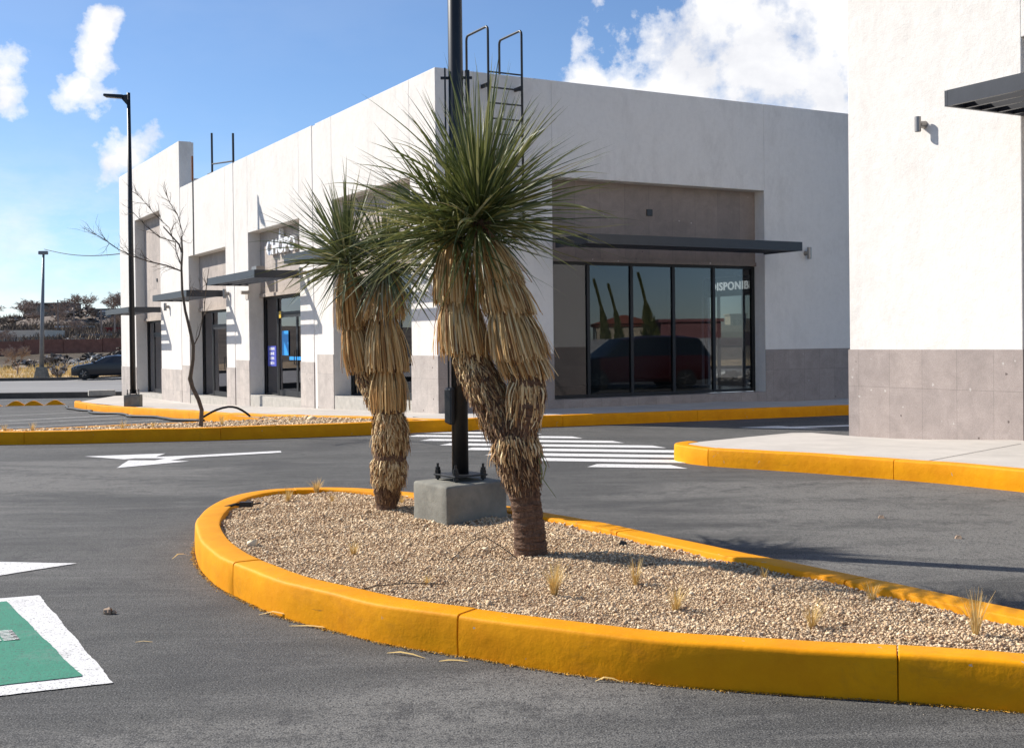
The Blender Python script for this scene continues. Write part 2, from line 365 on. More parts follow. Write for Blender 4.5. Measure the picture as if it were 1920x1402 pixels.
# ------------------------------------------------------------------ kerbs
def smooth_path(pts, step=.12, closed=False):
    P = [np.array(p, float) for p in pts]; n = len(P); out = []
    rngi = range(n if closed else n-1)
    for i in rngi:
        p0 = P[(i-1) % n] if closed or i > 0 else 2*P[0]-P[1]
        p1 = P[i]; p2 = P[(i+1) % n]; p3 = P[(i+2) % n] if closed or i+2 < n else 2*P[-1]-P[-2]
        k = max(2, int(np.linalg.norm(p2-p1)/step))
        for j in range(k):
            t = j/k
            out.append(.5*((2*p1)+(-p0+p2)*t+(2*p0-5*p1+4*p2-p3)*t*t+(-p0+3*p1-3*p2+p3)*t**3))
    if not closed: out.append(P[-1])
    return out
def kerb(name, path, width=.18, height=.2, side=1, m=None, seg=2.0, closed=False, first=0.0, rag=.004, topz=None):
    """path = outer foot line; the kerb lies on its left (side=1) or right; cast in lengths with open joints"""
    n = len(path); P = np.array(path)
    T = np.roll(P, -1, 0)-np.roll(P, 1, 0)
    if not closed: T[0] = P[1]-P[0]; T[-1] = P[-1]-P[-2]
    T /= np.linalg.norm(T, axis=1)[:, None]; N = np.stack([-T[:,1], T[:,0]], 1)*side
    d = np.concatenate([[0], np.cumsum(np.linalg.norm(np.diff(P, axis=0), axis=1))])
    prof = [(0, -.05), (-.004, height*.45), (0, height-.022), (.003, height-.011), (.009, height-.004), (.019, height-.001), (.03, height), (width-.02, height), (width-.006, height-.004), (width, height-.015), (width, -.05)]
    b = MB(); segs = []; k = first-seg if first else 0.0
    cuts = [first+seg*i for i in range(int(d[-1]/seg)+2) if first+seg*i > .3 and first+seg*i < d[-1]-.3] if first else [seg*i for i in range(1, int(d[-1]/seg)+1) if seg*i < d[-1]-.3]
    bounds = [0]+cuts+[d[-1]+(np.linalg.norm(P[0]-P[-1]) if closed else 0)]
    PP, NN, DD = P, N, d
    if closed: PP = np.vstack([P, P[:1]]); NN = np.vstack([N, N[:1]]); DD = np.append(d, bounds[-1])
    for s0, s1 in zip(bounds[:-1], bounds[1:]):
        s0 += .0022; s1 -= .0022
        ss = [s0, s0+.004] + [x for x in DD if s0+.02 < x < s1-.02] + [s1-.004, s1]
        dz = random.uniform(-rag, rag); rows = []
        for q, s in enumerate(ss):
            px, py = np.interp(s, DD, PP[:,0]), np.interp(s, DD, PP[:,1])
            nx_, ny_ = np.interp(s, DD, NN[:,0]), np.interp(s, DD, NN[:,1])
            g = float(ground(px, py)) if topz is None else topz(px, py)-height
            e = .0035 if q in (0, len(ss)-1) else 0
            wob = .005*math.sin(s*3.1)+.003*math.sin(s*7.7+1)+random.uniform(-.0012,.0012)
            for (u, z) in prof:
                zz = z+dz*(z > .05)-(e if z > .05 else 0)+(wob*.5 if z > .05 else 0)
                uu = u+(wob if u < .03 else 0)+(e if u < .03 else (-e if u > width-.02 else 0))
                rows.append((px+nx_*uu, py+ny_*uu, g+zz))
        m_ = len(prof); L = len(ss)
        fs = []
        for i in range(L-1):
            for j in range(m_-1):
                f = (i*m_+j, (i+1)*m_+j, (i+1)*m_+j+1, i*m_+j+1)
                fs.append(f if side < 0 else f[::-1])
        fs += [tuple(range(m_)), tuple(range(L*m_-1, (L-1)*m_-1, -1))]
        b.add(rows, fs)
    o = b.build(name, m or M['yellow'], smooth=True); md = o.modifiers.new('e', 'EDGE_SPLIT'); md.split_angle = R(33); return structure(o)

ISL = [(2.62,4.53),(2.02,4.75),(1.57,4.92),(1.09,5.05),(.68,5.18),(.28,5.36),(-.24,5.70),(-.6,5.93),(-.92,6.22),(-1.26,6.55),(-1.62,7.06),(-1.92,7.59),(-2.15,8.15),(-2.33,8.75),(-2.45,9.5),(-2.46,10.15),(-2.34,10.6),(-2.04,10.87),(-1.56,10.88),(-.89,10.45),(-.05,9.55),(.23,9.15),(.61,8.65),(1.05,7.93),(1.54,7.12),(2.01,6.4),(2.43,5.71),(2.78,5.1),(2.88,4.72)]
isl = smooth_path(ISL, .1, True)
kerb('island_kerb', isl, .18, .20, -1, closed=True, seg=2.03, first=1.12)

# planter strip and pavement kerbs
PK = [(-10.6,18.75),(-9.2,18.66),(-7.97,18.64),(-6.34,18.74),(-3.92,19.12),(-1.26,20.05),(W(0,-2.43)[0], W(0,-2.43)[1])]
front = smooth_path(PK, .4)
front += [np.array(W(b_, -2.43)[:2]) for b_ in np.arange(.4, 15, .5)]
kerb('pavement_kerb', front, .18, .205, 1, seg=3.0)
back = smooth_path([(-10.6,18.75),(-10.75,18.95),(-10.5,19.15),(-8.2,19.75),(-6.0,20.9),(-4.15,22.0)], .3)
kerb('planter_kerb', back, .15, .19, -1, seg=3.0)
join = smooth_path([W(-2.95,22.2)[:2], W(-3.05,21.6)[:2], W(-3.08,20.8)[:2], W(-3.0,14)[:2], W(-2.9,8)[:2], W(-2.8,3.9)[:2], W(-2.35,1.2)[:2], W(-1.5,-1.2)[:2], W(-1.1,-2.25)[:2]], .4)
kerb('pavement_kerb', join, .18, .20, 1*-1*-1, seg=3.0)
# kerb of the pavement at the right building
RK = [(5.05,17.55),(3.9,16.75),(2.55,15.6),(2.12,15.18),(2.0,14.9),(2.06,14.6),(2.31,14.17),(3.08,13.5),(3.90,12.74),(4.45,12.1),(4.88,11.46),(5.6,10.3),(6.6,8.6),(8.5,6.4),(12,4.2)]
rk = smooth_path(RK, .2)
kerb('right_pavement_kerb', [p for p in rk if p[1] < 15.3], .18, .21, 1, seg=2.3, first=1.25)

def fill(name, poly, zf, m, lift=0):
    """flat-ish sheet over a polygon with heights zf(x, y)"""
    P = [Vector((p[0], p[1], 0)) for p in poly]
    from mathutils.geometry import delaunay_2d_cdt
    pts = [Vector((p[0], p[1])) for p in poly]; n = len(pts)
    x0, x1 = min(p.x for p in pts), max(p.x for p in pts); y0, y1 = min(p.y for p in pts), max(p.y for p in pts)
    st = max((x1-x0), (y1-y0))/28
    def inside(x, y):
        c = False; j = n-1
        for i in range(n):
            if (pts[i].y > y) != (pts[j].y > y) and x < (pts[j].x-pts[i].x)*(y-pts[i].y)/(pts[j].y-pts[i].y)+pts[i].x: c = not c
            j = i
        return c
    extra = [Vector((x, y)) for x in np.arange(x0, x1, st) for y in np.arange(y0, y1, st) if inside(x, y)]
    vs, es, fs, *_ = delaunay_2d_cdt(pts+extra, [], [list(range(n))], 1, 1e-5)
    b = MB(); b.v = [(v.x, v.y, zf(v.x, v.y)+lift) for v in vs]; b.f = [tuple(f) for f in fs]
    b.f = [f if ((Vector(b.v[f[1]])-Vector(b.v[f[0]])).cross(Vector(b.v[f[2]])-Vector(b.v[f[0]]))).z > 0 else f[::-1] for f in b.f]
    o = b.build(name, m, smooth=True); return o

def local(x, y): return ((x-CX)*BX+(y-CY)*BY, (x-CX)*AX+(y-CY)*AY)
def zwalk(x, y):
    b_, a_ = local(x, y)
    if a_ > 0 or b_ < -1.0:      # in front of the sunlit side
        zk = float(ground(*W(-2.9, a_)[:2]))+.19
        zf_ = float(np.interp(a_, [-2.4, 0, 5.5, 7.7, 12, 14, 18, 22, 29], [.17, .15, 0, -.07, -.2, -.26, -.38, -.41, -.45]))
        t = min(1, max(0, -b_/2.9))
        if a_ < 0: t = 1
        return zf_*(1-t)+zk*t
    zk = float(ground(*W(b_, -2.43)[:2]))+.195
    zf_ = float(np.interp(b_, [0, 11, 14], [.15, .05, .03]))
    t = min(1, max(0, -a_/2.43)); return zf_*(1-t)+zk*t
walk = [W(14.5,-2.28)[:2]]+[W(b_,-2.28)[:2] for b_ in (10,6,2,0)]+[(-1.4,20.18),W(-1.38,-1.2)[:2],W(-2.2,1.2)[:2],W(-2.65,3.9)[:2],W(-2.75,8)[:2],W(-2.85,14)[:2],W(-2.93,20.8)[:2],W(-2.9,21.5)[:2],W(-.6,27.6)[:2],W(.1,27.8)[:2],W(.1,.1)[:2],W(14.5,.1)[:2]]
structure(fill('pavement', walk, zwalk, M['walk']))
# gravel of the long planter
pl = [(-10.6,18.95),(-7.97,18.82),(-6.34,18.92),(-3.92,19.3),(-1.55,20.12),W(-1.72,-1.2)[:2],W(-2.5,1.2)[:2],W(-2.95,3.6)[:2],(-4.3,21.85),(-6.0,20.8),(-8.2,19.62),(-10.5,19.02)]
def zpl(x, y): return float(ground(x, y))+.165+.012*math.sin(x*5)*math.sin(y*7)
o = fill('planter_gravel', pl, zpl, M['gravel_far']); o['kind'] = 'stuff'

# right building pavement
def zr(x, y):
    a_ = (x-6.36)*AX+(y-14.94)*AY; b_ = (x-6.36)*BX+(y-14.94)*BY
    dk = max(0, -b_)             # distance in front of the wall
    w_ = np.clip(dk/1.2, 0, 1)
    z_wall = .2-.19*np.clip(a_/2.9, 0, 1)
    g = float(ground(x, y))
    return float(z_wall*(1-w_)+min(.2, g+.205)*w_)
inner = []
P_ = np.array(rk[8:])
T_ = np.gradient(P_, axis=0); T_ /= np.linalg.norm(T_, axis=1)[:, None]
for p, t_ in list(zip(P_, T_))[::2]: inner.append((p[0]-t_[1]*.16, p[1]+t_[0]*.16))
rw = inner + [(14, 6), (14, 18), (8,17.5), (5.1,17.62)]
structure(fill('right_pavement', rw, zr, M['walk']))
b = MB()   # expansion joints, thin dark inlay strips on the right pavement
def strip(b, p, q, w, zf, lift=.004, n=8):
    p = np.array(p); q = np.array(q); t_ = (q-p)/np.linalg.norm(q-p); nn = np.array([-t_[1], t_[0]])*w/2
    vs = []
    for i in range(n+1):
        c = p+(q-p)*i/n
        for s in (-1, 1): vs.append((c[0]+nn[0]*s, c[1]+nn[1]*s, zf(*(c+nn*s))+lift))
    b.add(vs, [(2*i, 2*i+2, 2*i+3, 2*i+1)[::-1] for i in range(n)])
strip(b, (4.35,12.55), (6.1,14.4), .012, zr); strip(b, (6.1,10.0), (8.2,12.0), .012, zr)
structure(b.build('pavement_joint', mat('joint_dirt', (.12,.10,.085), .95)))
b = MB()
for a_ in (-1.0, 1.5, 4, 6.5, 9, 11.5, 14, 16.5, 19): strip(b, W(-.02, a_)[:2], W(-2.5 if a_ > 1 else -1.0, a_)[:2], .012, zwalk)
for b_ in (2, 4.5, 7, 9.5): strip(b, W(b_, -.02)[:2], W(b_, -2.2)[:2], .012, zwalk)
structure(b.build('pavement_joint', bpy.data.materials['joint_dirt']))

# ------------------------------------------------------------------ road markings
gz = lambda x, y: float(ground(x, y))
def mark(name, poly, m=None, lift=.005):
    out = []; n = len(poly)          # brushed edges are never quite straight
    for i in range(n):
        p = np.array(poly[i]); q = np.array(poly[(i+1) % n]); L = np.linalg.norm(q-p); k = max(1, int(L/.035)); nn = np.array([-(q-p)[1], (q-p)[0]])/L
        for j in range(k):
            c = p+(q-p)*j/k
            if j: c = c+nn*(random.gauss(0, .0014)+.003*math.sin(j*.37+i))
            out.append(tuple(c))
    return structure(fill(name, out, gz, m or M['mark'], lift))
b = MB()
for k in range(9):
    yc = [20.15,19.4,18.65,17.9,17.15,16.45,15.75,15.1,14.45][k]          # centre of the stripe at x = .65
    sl = -.27
    yl = lambda x: yc+sl*(x-.65)
    xl = {0:-1.35,1:-1.7,2:-1.62,3:-1.35,4:-1.0,5:-.65,6:-.3,7:.2,8:.95}[k]; xr = {0:-.4,1:.4,2:1.0,3:1.55,4:2.05,5:2.25,6:2.3,7:2.2,8:1.95}[k]
    if k == 0: xr = .1
    vs = []
    for i in range(9):
        x = xl+(xr-xl)*i/8
        for s in (-.19, .19):
            xx = x+(.12 if s < 0 else -.12)*(-1 if i == 0 else 1)*.6; vs.append((xx, yl(xx)+s, gz(xx, yl(xx)+s)+.005))
    b.add(vs, [(2*i, 2*i+2, 2*i+3, 2*i+1) for i in range(8)])
structure(b.build('crosswalk_marking', M['mark']))
mark('lane_arrow_marking', [(-5.83,16.31),(-4.82,16.61),(-4.80,16.11),(-4.43,16.25),(-3.26,16.82),(-3.20,16.56),(-4.35,15.92),(-4.46,15.60),(-4.18,15.46),(-4.87,14.72),(-5.03,15.68),(-4.67,15.62),(-4.60,15.90),(-5.03,15.95),(-5.13,15.82)])
mark('lane_arrow_marking', [(3.9,20.75),(4.7,21.2),(4.85,20.98),(7.6,22.0),(7.7,21.7),(5.0,20.72),(5.35,20.35)])
mark('lane_arrow_marking', [(-4.3,8.10),(-3.6,8.36),(-3.02,8.27),(-3.40,7.84),(-3.5,7.6),(-4.3,7.5)])
mark('parking_marking', [(-5.0,6.35),(-2.87,7.22),(-1.79,5.32),(-4.2,4.3)])
mark('green_parking_marking', [(-5.0,6.18),(-2.99,7.04),(-1.965,5.42),(-4.1,4.5)], M['green'], .009)
# the little stencilled block of writing on the green bay, read from the left side
b = MB()
ex = np.array([.93, .37]); ey = np.array([.525, -.85])
def gq(u0, u1, v0, v1):
    o_ = np.array([-2.653, 6.307]); q = []
    for u, v in ((u0, v0), (u1, v0), (u1, v1), (u0, v1)):
        c = o_+ex*u+ey*v; q.append((c[0], c[1], gz(*c)+.013))
    b.add(q, [(0,1,2,3)])
for rrow in range(4):      # letters one below the other, strokes running along the bay
    v = rrow*.064; r_ = 0.0
    gq(-.55, -.085, v, v+.016); gq(-.50, -.085, v+.028, v+.044); gq(-.30, -.27, v+.004, v+.05)
    gq(-.075, r_, v, v+.016); gq(-.075, r_, v+.030, v+.046); gq(-.02, r_, v+.008, v+.05)
structure(b.build('parking_text_marking', M['mark']))
b = MB()
for p, q in (((-13.4,29.9),(-9.0,34.2)), ((-12.3,27.0),(-8.2,31.2)), ((-11.2,24.4),(-7.4,28.3)), ((-10.6,21.9),(-6.9,25.6)), ((-15.5,33.5),(-11.2,37.6))):
    strip(b, p, q, .10, gz, .005, 6)
strip(b, (-9.4,34.0), (-15.6,24.6), .10, gz, .005, 6)
structure(b.build('parking_line_marking', M['mark']))

# ------------------------------------------------------------------ gravel in the island
IN = [np.array(p) for p in isl]
Pn = np.array(IN); Tn = np.roll(Pn, -1, 0)-np.roll(Pn, 1, 0); Tn /= np.linalg.norm(Tn, axis=1)[:, None]
inn = Pn+np.stack([Tn[:,1], -Tn[:,0]], 1)*.172
def pip(x, y, poly):
    c = np.zeros(len(x), bool); j = len(poly)-1
    for i in range(len(poly)):
        xi, yi = poly[i]; xj, yj = poly[j]
        if yi != yj: c ^= ((yi > y) != (yj > y)) & (x < (xj-xi)*(y-yi)/(yj-yi)+xi)
        j = i
    return c
def gh(x, y):
    return .158+.012*np.sin(x*2.1+1)*np.sin(y*1.7)+.008*np.sin(x*5.3+y*3.1)+.006*np.sin(y*9-x*4)+.006*np.sin(x*13+y*11)
o = fill('gravel_bed_island', [tuple(p) for p in inn[::2]], lambda x, y: float(gh(x, y))-.008, M['gravel_bed']); o.name = 'gravel_bed'; o['kind'] = 'stuff'
def pebbles(name, n, box, poly, zf, size, m, near=None):
    x = rng.uniform(box[0], box[1], n); y = rng.uniform(box[2], box[3], n); k = pip(x, y, poly)
    if near is not None: k &= rng.random(n) < np.clip((near/np.maximum(y, 1))**1.3, .25, 1)
    x = x[k]; y = y[k]; n = len(x)
    s = rng.uniform(size[0], size[1], n)*np.exp(rng.normal(0, .34, n))
    s *= np.clip(y/7, 1, 1.25)
    base = np.array([[1,0,0],[0,1,0],[-1,0,0],[0,-1,0],[0,0,1],[0,0,-1]], float)
    v = base[None]*s[:, None, None]*rng.uniform(.55, 1.25, (n, 6, 1))
    v += rng.normal(0, .18, (n, 6, 3))*s[:, None, None]
    q = rng.normal(size=(n, 4)); q /= np.linalg.norm(q, axis=1)[:, None]; w_, a, b_, c = q.T
    Rm = np.stack([1-2*(b_*b_+c*c), 2*(a*b_-c*w_), 2*(a*c+b_*w_), 2*(a*b_+c*w_), 1-2*(a*a+c*c), 2*(b_*c-a*w_), 2*(a*c-b_*w_), 2*(b_*c+a*w_), 1-2*(a*a+b_*b_)], -1).reshape(n, 3, 3)
    v = np.einsum('nij,nkj->nki', Rm, v); v[:,:,2] *= .7
    v += np.stack([x, y, zf(x, y)+s*.25+rng.uniform(-.003, .006, n)], -1)[:, None, :]
    f = np.array([[0,1,4],[1,2,4],[2,3,4],[3,0,4],[1,0,5],[2,1,5],[3,2,5],[0,3,5]])
    F = (f[None]+6*np.arange(n)[:, None, None]).reshape(-1, 3)
    o = np_mesh(name, v.reshape(-1, 3), F, m); o['kind'] = 'stuff'; return o
pebbles('gravel', 380000, (-2.5, 3, 4.4, 10.95), [tuple(p) for p in inn], gh, (.0038, .0076), M['gravel'], near=6.5)
plp = pl
pebbles('planter_pebbles', 24000, (-10.6, -1.2, 18.7, 23), plp, lambda x, y: ground(x, y)+.165, (.010, .018), M['gravel'])
# loose crumbs and grit swept against the foot of the island kerb
def crumbs(name, n, cols, spread, size, rangey):
    k = rng.integers(0, len(Pn), n); t = rng.random(n); d = np.abs(rng.normal(0, spread, n))+.003
    p = Pn[k]+(Pn[(k+1) % len(Pn)]-Pn[k])*t[:, None]; nn = np.stack([-Tn[k,1], Tn[k,0]], 1); p = p+nn*d[:, None]
    p = p[(p[:,1] < rangey)]; n = len(p); s = rng.uniform(size[0], size[1], n)
    v = rng.normal(0, 1, (n, 4, 3)); v[:,:,2] = np.abs(v[:,:,2])*.5; v *= s[:, None, None]
    v += np.concatenate([p, np.zeros((n, 1))+.003], 1)[:, None, :]
    F = (np.array([[0,1,2],[0,2,3],[0,3,1],[1,3,2]])[None]+4*np.arange(n)[:, None, None]).reshape(-1, 3)
    o = np_mesh(name, v.reshape(-1, 3), F, cols); o['kind'] = 'stuff'
crumbs('paint_crumbs', 9000, m_rand('yellow_crumbs', [(0,(.25,.15,.02)),(.4,(.45,.24,.02)),(.8,(.6,.3,.02)),(1,(.3,.25,.15))], .8), .014, (.0025, .0062), 11)
crumbs('kerb_grit', 2600, m_rand('kerb_grit_mix', [(0,(.06,.055,.05)),(.6,(.2,.17,.13)),(1,(.6,.52,.42))], .9), .05, (.0015, .0035), 11)
# scattered grit over the asphalt
n = 5000; x = rng.uniform(-5, 9, n); y = 2.5+rng.random(n)**1.6*14; k = ~pip(x, y, [tuple(p) for p in Pn]) & ((y < 11) | (x < 1.5)); x = x[k]; y = y[k]; n = len(x)
s = rng.uniform(.001, .0032, n); v = rng.normal(0, 1, (n, 4, 3)); v[:,:,2] = np.abs(v[:,:,2])*.5; v *= s[:, None, None]; v += np.stack([x, y, ground(x, y)+.002], -1)[:, None, :]
o = np_mesh('asphalt_grit', v.reshape(-1, 3), (np.array([[0,1,2],[0,2,3],[0,3,1],[1,3,2]])[None]+4*np.arange(n)[:, None, None]).reshape(-1, 3), m_rand('grit_mix', [(0,(.04,.04,.04)),(.6,(.18,.15,.12)),(.85,(.5,.45,.38)),(1,(.7,.68,.62))], .9)); o['kind'] = 'stuff'

# ------------------------------------------------------------------ shop building (local axes x=b, y=a)
shop = tag(empty('shop_building', (CX, CY, 0), TH), 'long white stuccoed shop building with grey stone base behind the palms', 'building')
S = M['stucco']; ST = M['stone']; SB = M['stone_shaded_big']
ROOF = 6.70; DEEP = 10.66; T = .42
units = [  # a0, a1 of the opening, top of opening, floor, base top, solid a0..a1, soffit
    dict(o=(1.20,5.50), top=4.78, fl=.30, pl=1.245, s=(0,6.56)),
    dict(o=(7.75,11.98), top=4.58, fl=.11, pl=1.06, s=(6.80,13.24)),
    dict(o=(14.20,18.45), top=4.36, fl=-.11, pl=.84, s=(13.36,19.44)),
    dict(o=(22.35,26.42), top=6.25, fl=-.27, pl=.685, s=(19.50,29.20)),
]
w = MB()
BOT = -1.2
for i, u in enumerate(units):
    a0, a1 = u['o']; s0, s1 = u['s']; top = ROOF if i < 3 else 8.25
    st = .0 if i else T           # the first pier meets the shaded wall
    w.box(0, T, s0, a0, BOT, top) if i else w.box(0, T, 0, a0, BOT, top)
    w.box(0, T, a1, s1, BOT, top); w.box(0, T, a0, a1, u['top'], top)
# joints between the units, set back
for (s0, s1) in ((6.56,6.80),(13.24,13.36)): w.box(.012, T-.01, s0, s1, BOT, ROOF-.02)
w.box(.012, T-.01, 19.44, 19.50, BOT, ROOF-.02)
# shaded front: openings b 2.57..8.08, z .33..4.78
w.box(T, 2.57, 0, T, BOT, ROOF); w.box(8.08, DEEP, 0, T, BOT, ROOF); w.box(2.57, 8.08, 0, T, 4.78, ROOF)
# far end, back wall, tower inner wall
w.box(DEEP-.3, DEEP, T, 2.9, BOT, ROOF); w.box(DEEP-.3, DEEP, 5.15, 29.2, BOT, ROOF); w.box(DEEP-.3, DEEP, 2.9, 5.15, 3.12, ROOF); w.box(DEEP-.3, DEEP, 2.9, 5.15, BOT, .25)
w.box(T, DEEP-.3, 28.8, 29.2, BOT, ROOF)
w.build('wall', S, shop, bevel=.012)
# fin of the tower parapet
p = MB(); p.box(T+.002, .49, 19.52, 29.2, 5.9, 8.23); p.box(.49, 4.5, 19.55, 19.85, 5.9, 7.05); p.build('parapet', S, shop)
rf = MB(); rf.box(T, DEEP-.3, T, 28.8, 6.0, 6.25); rf.build('roof', M['sill'], shop)
# roof of recess ledge, floors, partitions
q = MB()
for i, u in enumerate(units):
    s0, s1 = [(T, 6.7), (6.7, 13.3), (13.3, 19.9), (19.9, 28.8)][i]
    q.box(T+.05, DEEP-.3, s0, s1, BOT, u['fl']-.01)
q.build('floor', M['floor_tile'], shop)
q = MB()
for a_ in (6.7, 13.3, 19.9): q.box(T+.05, DEEP-.3, a_-.07, a_+.07, -.27, 6.0)
for i, (u, z1) in enumerate(zip(units, (3.6, 3.4, 3.2, 3.1))):      # ceilings
    s0, s1 = [(T, 6.63), (6.77, 13.23), (13.37, 19.83), (19.97, 28.8)][i]
    q.box(T+.12, DEEP-.3, s0, s1, z1, z1+.1)
q.box(7.2, 7.5, 13.4, 19.8, -.1, 3.2); q.box(6.0, 6.2, 6.8, 13.2, .1, 3.4)
q.build('inner_wall', M['interior'], shop)
# stone base, proud of the wall by a centimetre: one cladding piece on each pier
e = .012
def piece(name, m, *bb, bevel=0): return MB().box(*bb).build(name, m, shop, bevel=bevel)
for i, u in enumerate(units):
    a0, a1 = u['o']; s0, s1 = u['s']
    if i: piece('stone_base', M['stone_sunlit'], -e, .10, s0, a0-.002, BOT+.1, u['pl'])
    piece('stone_base', M['stone_sunlit'], -e, .10, a1+.002, s1, BOT+.1, u['pl'])
q = MB(); q.box(-e, .30, -e, units[0]['o'][0]-.002, BOT+.1, 1.245); q.build('stone_base', M['stone_sunlit'], shop)
q = MB(); q.box(-e+.0015, 2.568, -e-.0015, .10, BOT+.1, 1.243); q.build('stone_base', ST, shop)
piece('stone_base', ST, 8.082, DEEP+e, -e, .10, BOT+.1, 1.255)
piece('stone_base', ST, 2.571, 8.079, -e+.002, .33, BOT+.1, .315)
# stone over the doors, set back .34; the doorsteps
for i, u in enumerate(units):
    a0, a1 = u['o']; zl = u['fl']+2.78
    q = MB(); q.box(.34, .40, a0, a1, zl, u['top']); q.box(.30, .42, a0+.001, a1-.001, zl-.09, zl); q.build('stone_panel', M['stone_sunlit_big'], shop)
    piece('door_step', M['sill'], .004, .50, a0+.002, a1-.002, BOT+.2, u['fl'], bevel=.01)
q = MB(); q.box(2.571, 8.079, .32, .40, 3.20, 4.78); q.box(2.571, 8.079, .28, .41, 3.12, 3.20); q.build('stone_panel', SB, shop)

# storefronts of the sunlit side: one fixed pane and a double door with a transom
def storefront(i, u):
    a0, a1 = u['o']; f = u['fl']; top = f+2.69; x0, x1 = .44, .50; am = a0+3.12
    fr = MB()
    fr.box(x0, x1, a0, a0+.06, f, top); fr.box(x0, x1, a1-.10, a1, f, top); fr.box(x0, x1, am-.04, am+.04, f, top)
    fr.box(x0+.002, x1-.002, a0+.06, a1-.1, top-.07, top); fr.box(x0+.002, x1-.002, am+.04, a1-.1, f, f+.05)
    fr.box(x0+.002, x1-.002, a0+.06, am-.04, f+2.18, f+2.25)
    o = fr.build('window_frame', M['frame'], shop)
    MB().box(.468, .474, am+.04, a1-.1, f+.05, top-.07).build('window_pane', M['glass'], shop)
    MB().box(.468, .474, a0+.06, am-.04, f+2.25, top-.07).build('window_pane', M['glass'], shop)
    mid = (a0+.06+am-.04)/2
    for (d0, d1, hs) in ((a0+.065, mid-.003, 1), (mid+.003, am-.045, -1)):
        d = MB(); w_ = .055
        d.box(.45, .49, d0, d0+w_, f+.01, f+2.17); d.box(.45, .49, d1-w_, d1, f+.01, f+2.17)
        d.box(.452, .488, d0+w_, d1-w_, f+.01, f+.16); d.box(.452, .488, d0+w_, d1-w_, f+2.10, f+2.17)
        dr = d.build('door', M['frame'], shop)
        MB().box(.467, .473, d0+w_, d1-w_, f+.16, f+2.10).build('pane', M['glass'], dr)
        ya = d1-w_-.03 if hs > 0 else d0+w_+.03
        MB().tube([(.45, ya, f+.85), (.40, ya, f+.86), (.40, ya, f+1.22), (.45, ya, f+1.23)], .012, 8).build('handle', M['black'], dr)
for i, u in enumerate(units): storefront(i, u)
# big window of the shaded front
fr = MB(); z0, z1 = .33, 3.115; ms = [2.55, 3.63, 4.72, 5.82, 6.92, 8.03]
for k, m_ in enumerate(ms): fr.box(max(2.572, m_-.035), min(8.078, m_+.035)+(.012 if k == 5 else 0), .345, .42, z0, z1)
for k in range(5): fr.box(ms[k]+.035, ms[k+1]-.035, .35, .415, z1-.055, z1); fr.box(ms[k]+.035, ms[k+1]-.035, .35, .415, z0, z0+.055)
fr.build('window_frame', M['frame'], shop)
for k in range(5): MB().box(ms[k]+.035, ms[k+1]-.035, .38, .386, z0+.055, z1-.055).build('window_pane', M['glass'], shop)
# glazed door at the far end of that shop with a letting banner over it
d = MB()
for a_ in (2.9, 3.55, 4.55, 5.09): d.box(DEEP-.2, DEEP-.14, a_, a_+.07, .25, 3.12)
d.box(DEEP-.199, DEEP-.141, 2.97, 5.09, 2.62, 2.72); d.box(DEEP-.199, DEEP-.141, 3.62, 4.55, .25, .40); d.box(DEEP-.199, DEEP-.141, 2.97, 5.09, 3.05, 3.12)
d.box(DEEP-.198, DEEP-.142, 3.62, 4.55, 1.28, 1.33)
d.build('end_door', M['frame'], shop)
ban = MB().box(DEEP-.24, DEEP-.22, 2.92, 5.12, 2.72, 3.06).build('banner', mat('dark_banner', (.03,.03,.035), .6), shop)

def text(name, s, size, m, parent, loc, rot, depth=.01, bold=.0, spacing=1.0, align='CENTER', xs=1.0):
    cu = bpy.data.curves.new(name, 'FONT'); cu.body = s; cu.size = size; cu.extrude = depth; cu.offset = bold
    cu.align_x = align; cu.align_y = 'CENTER'; cu.space_character = spacing
    o = bpy.data.objects.new(name, cu); COL.objects.link(o)
    dg = bpy.context.evaluated_depsgraph_get(); me = bpy.data.meshes.new_from_object(o.evaluated_get(dg))
    bpy.data.objects.remove(o); bpy.data.curves.remove(cu)
    me.name = name; me.materials.clear(); me.materials.append(m)
    for v in me.vertices: v.co.x *= xs
    o = bpy.data.objects.new(name, me); COL.objects.link(o); o.parent = parent; o.location = loc; o.rotation_euler = rot; return o
# letters read from inside the room: left is large a, facing -b
lum = mat('daylight_glow_letters', (.8,.8,.8), .6); lum.node_tree.nodes['Principled BSDF'].inputs['Emission Color'].default_value = (.95,.97,1,1); lum.node_tree.nodes['Principled BSDF'].inputs['Emission Strength'].default_value = 1.3  # emission stands in for daylight coming through the letters
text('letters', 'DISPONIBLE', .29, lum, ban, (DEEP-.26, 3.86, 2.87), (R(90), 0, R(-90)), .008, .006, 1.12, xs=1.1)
# chain letters on the stone of the third unit
sg = text('sign_letters', 'CHOPO', .50, M['white_letter'], shop, (.25, 9.85, 4.06), (R(90), 0, R(-90)), .045, .018, 1.0, xs=1.3)
dr = MB(); dr.v = []  # drop shaped mark over the O
pts = [(0,.26),(-.07,.08),(-.06,.0),(0,-.04),(.06,.0),(.07,.08)]
dr.add([(.30, 9.86-x, 4.27+z) for x, z in pts]+[(.20, 9.86-x, 4.27+z) for x, z in pts], [tuple(range(6)), tuple(range(11, 5, -1))]+[(k, (k+1)%6, 6+(k+1)%6, 6+k) for k in range(6)])
dr.build('sign_emblem', M['white_letter'], shop)
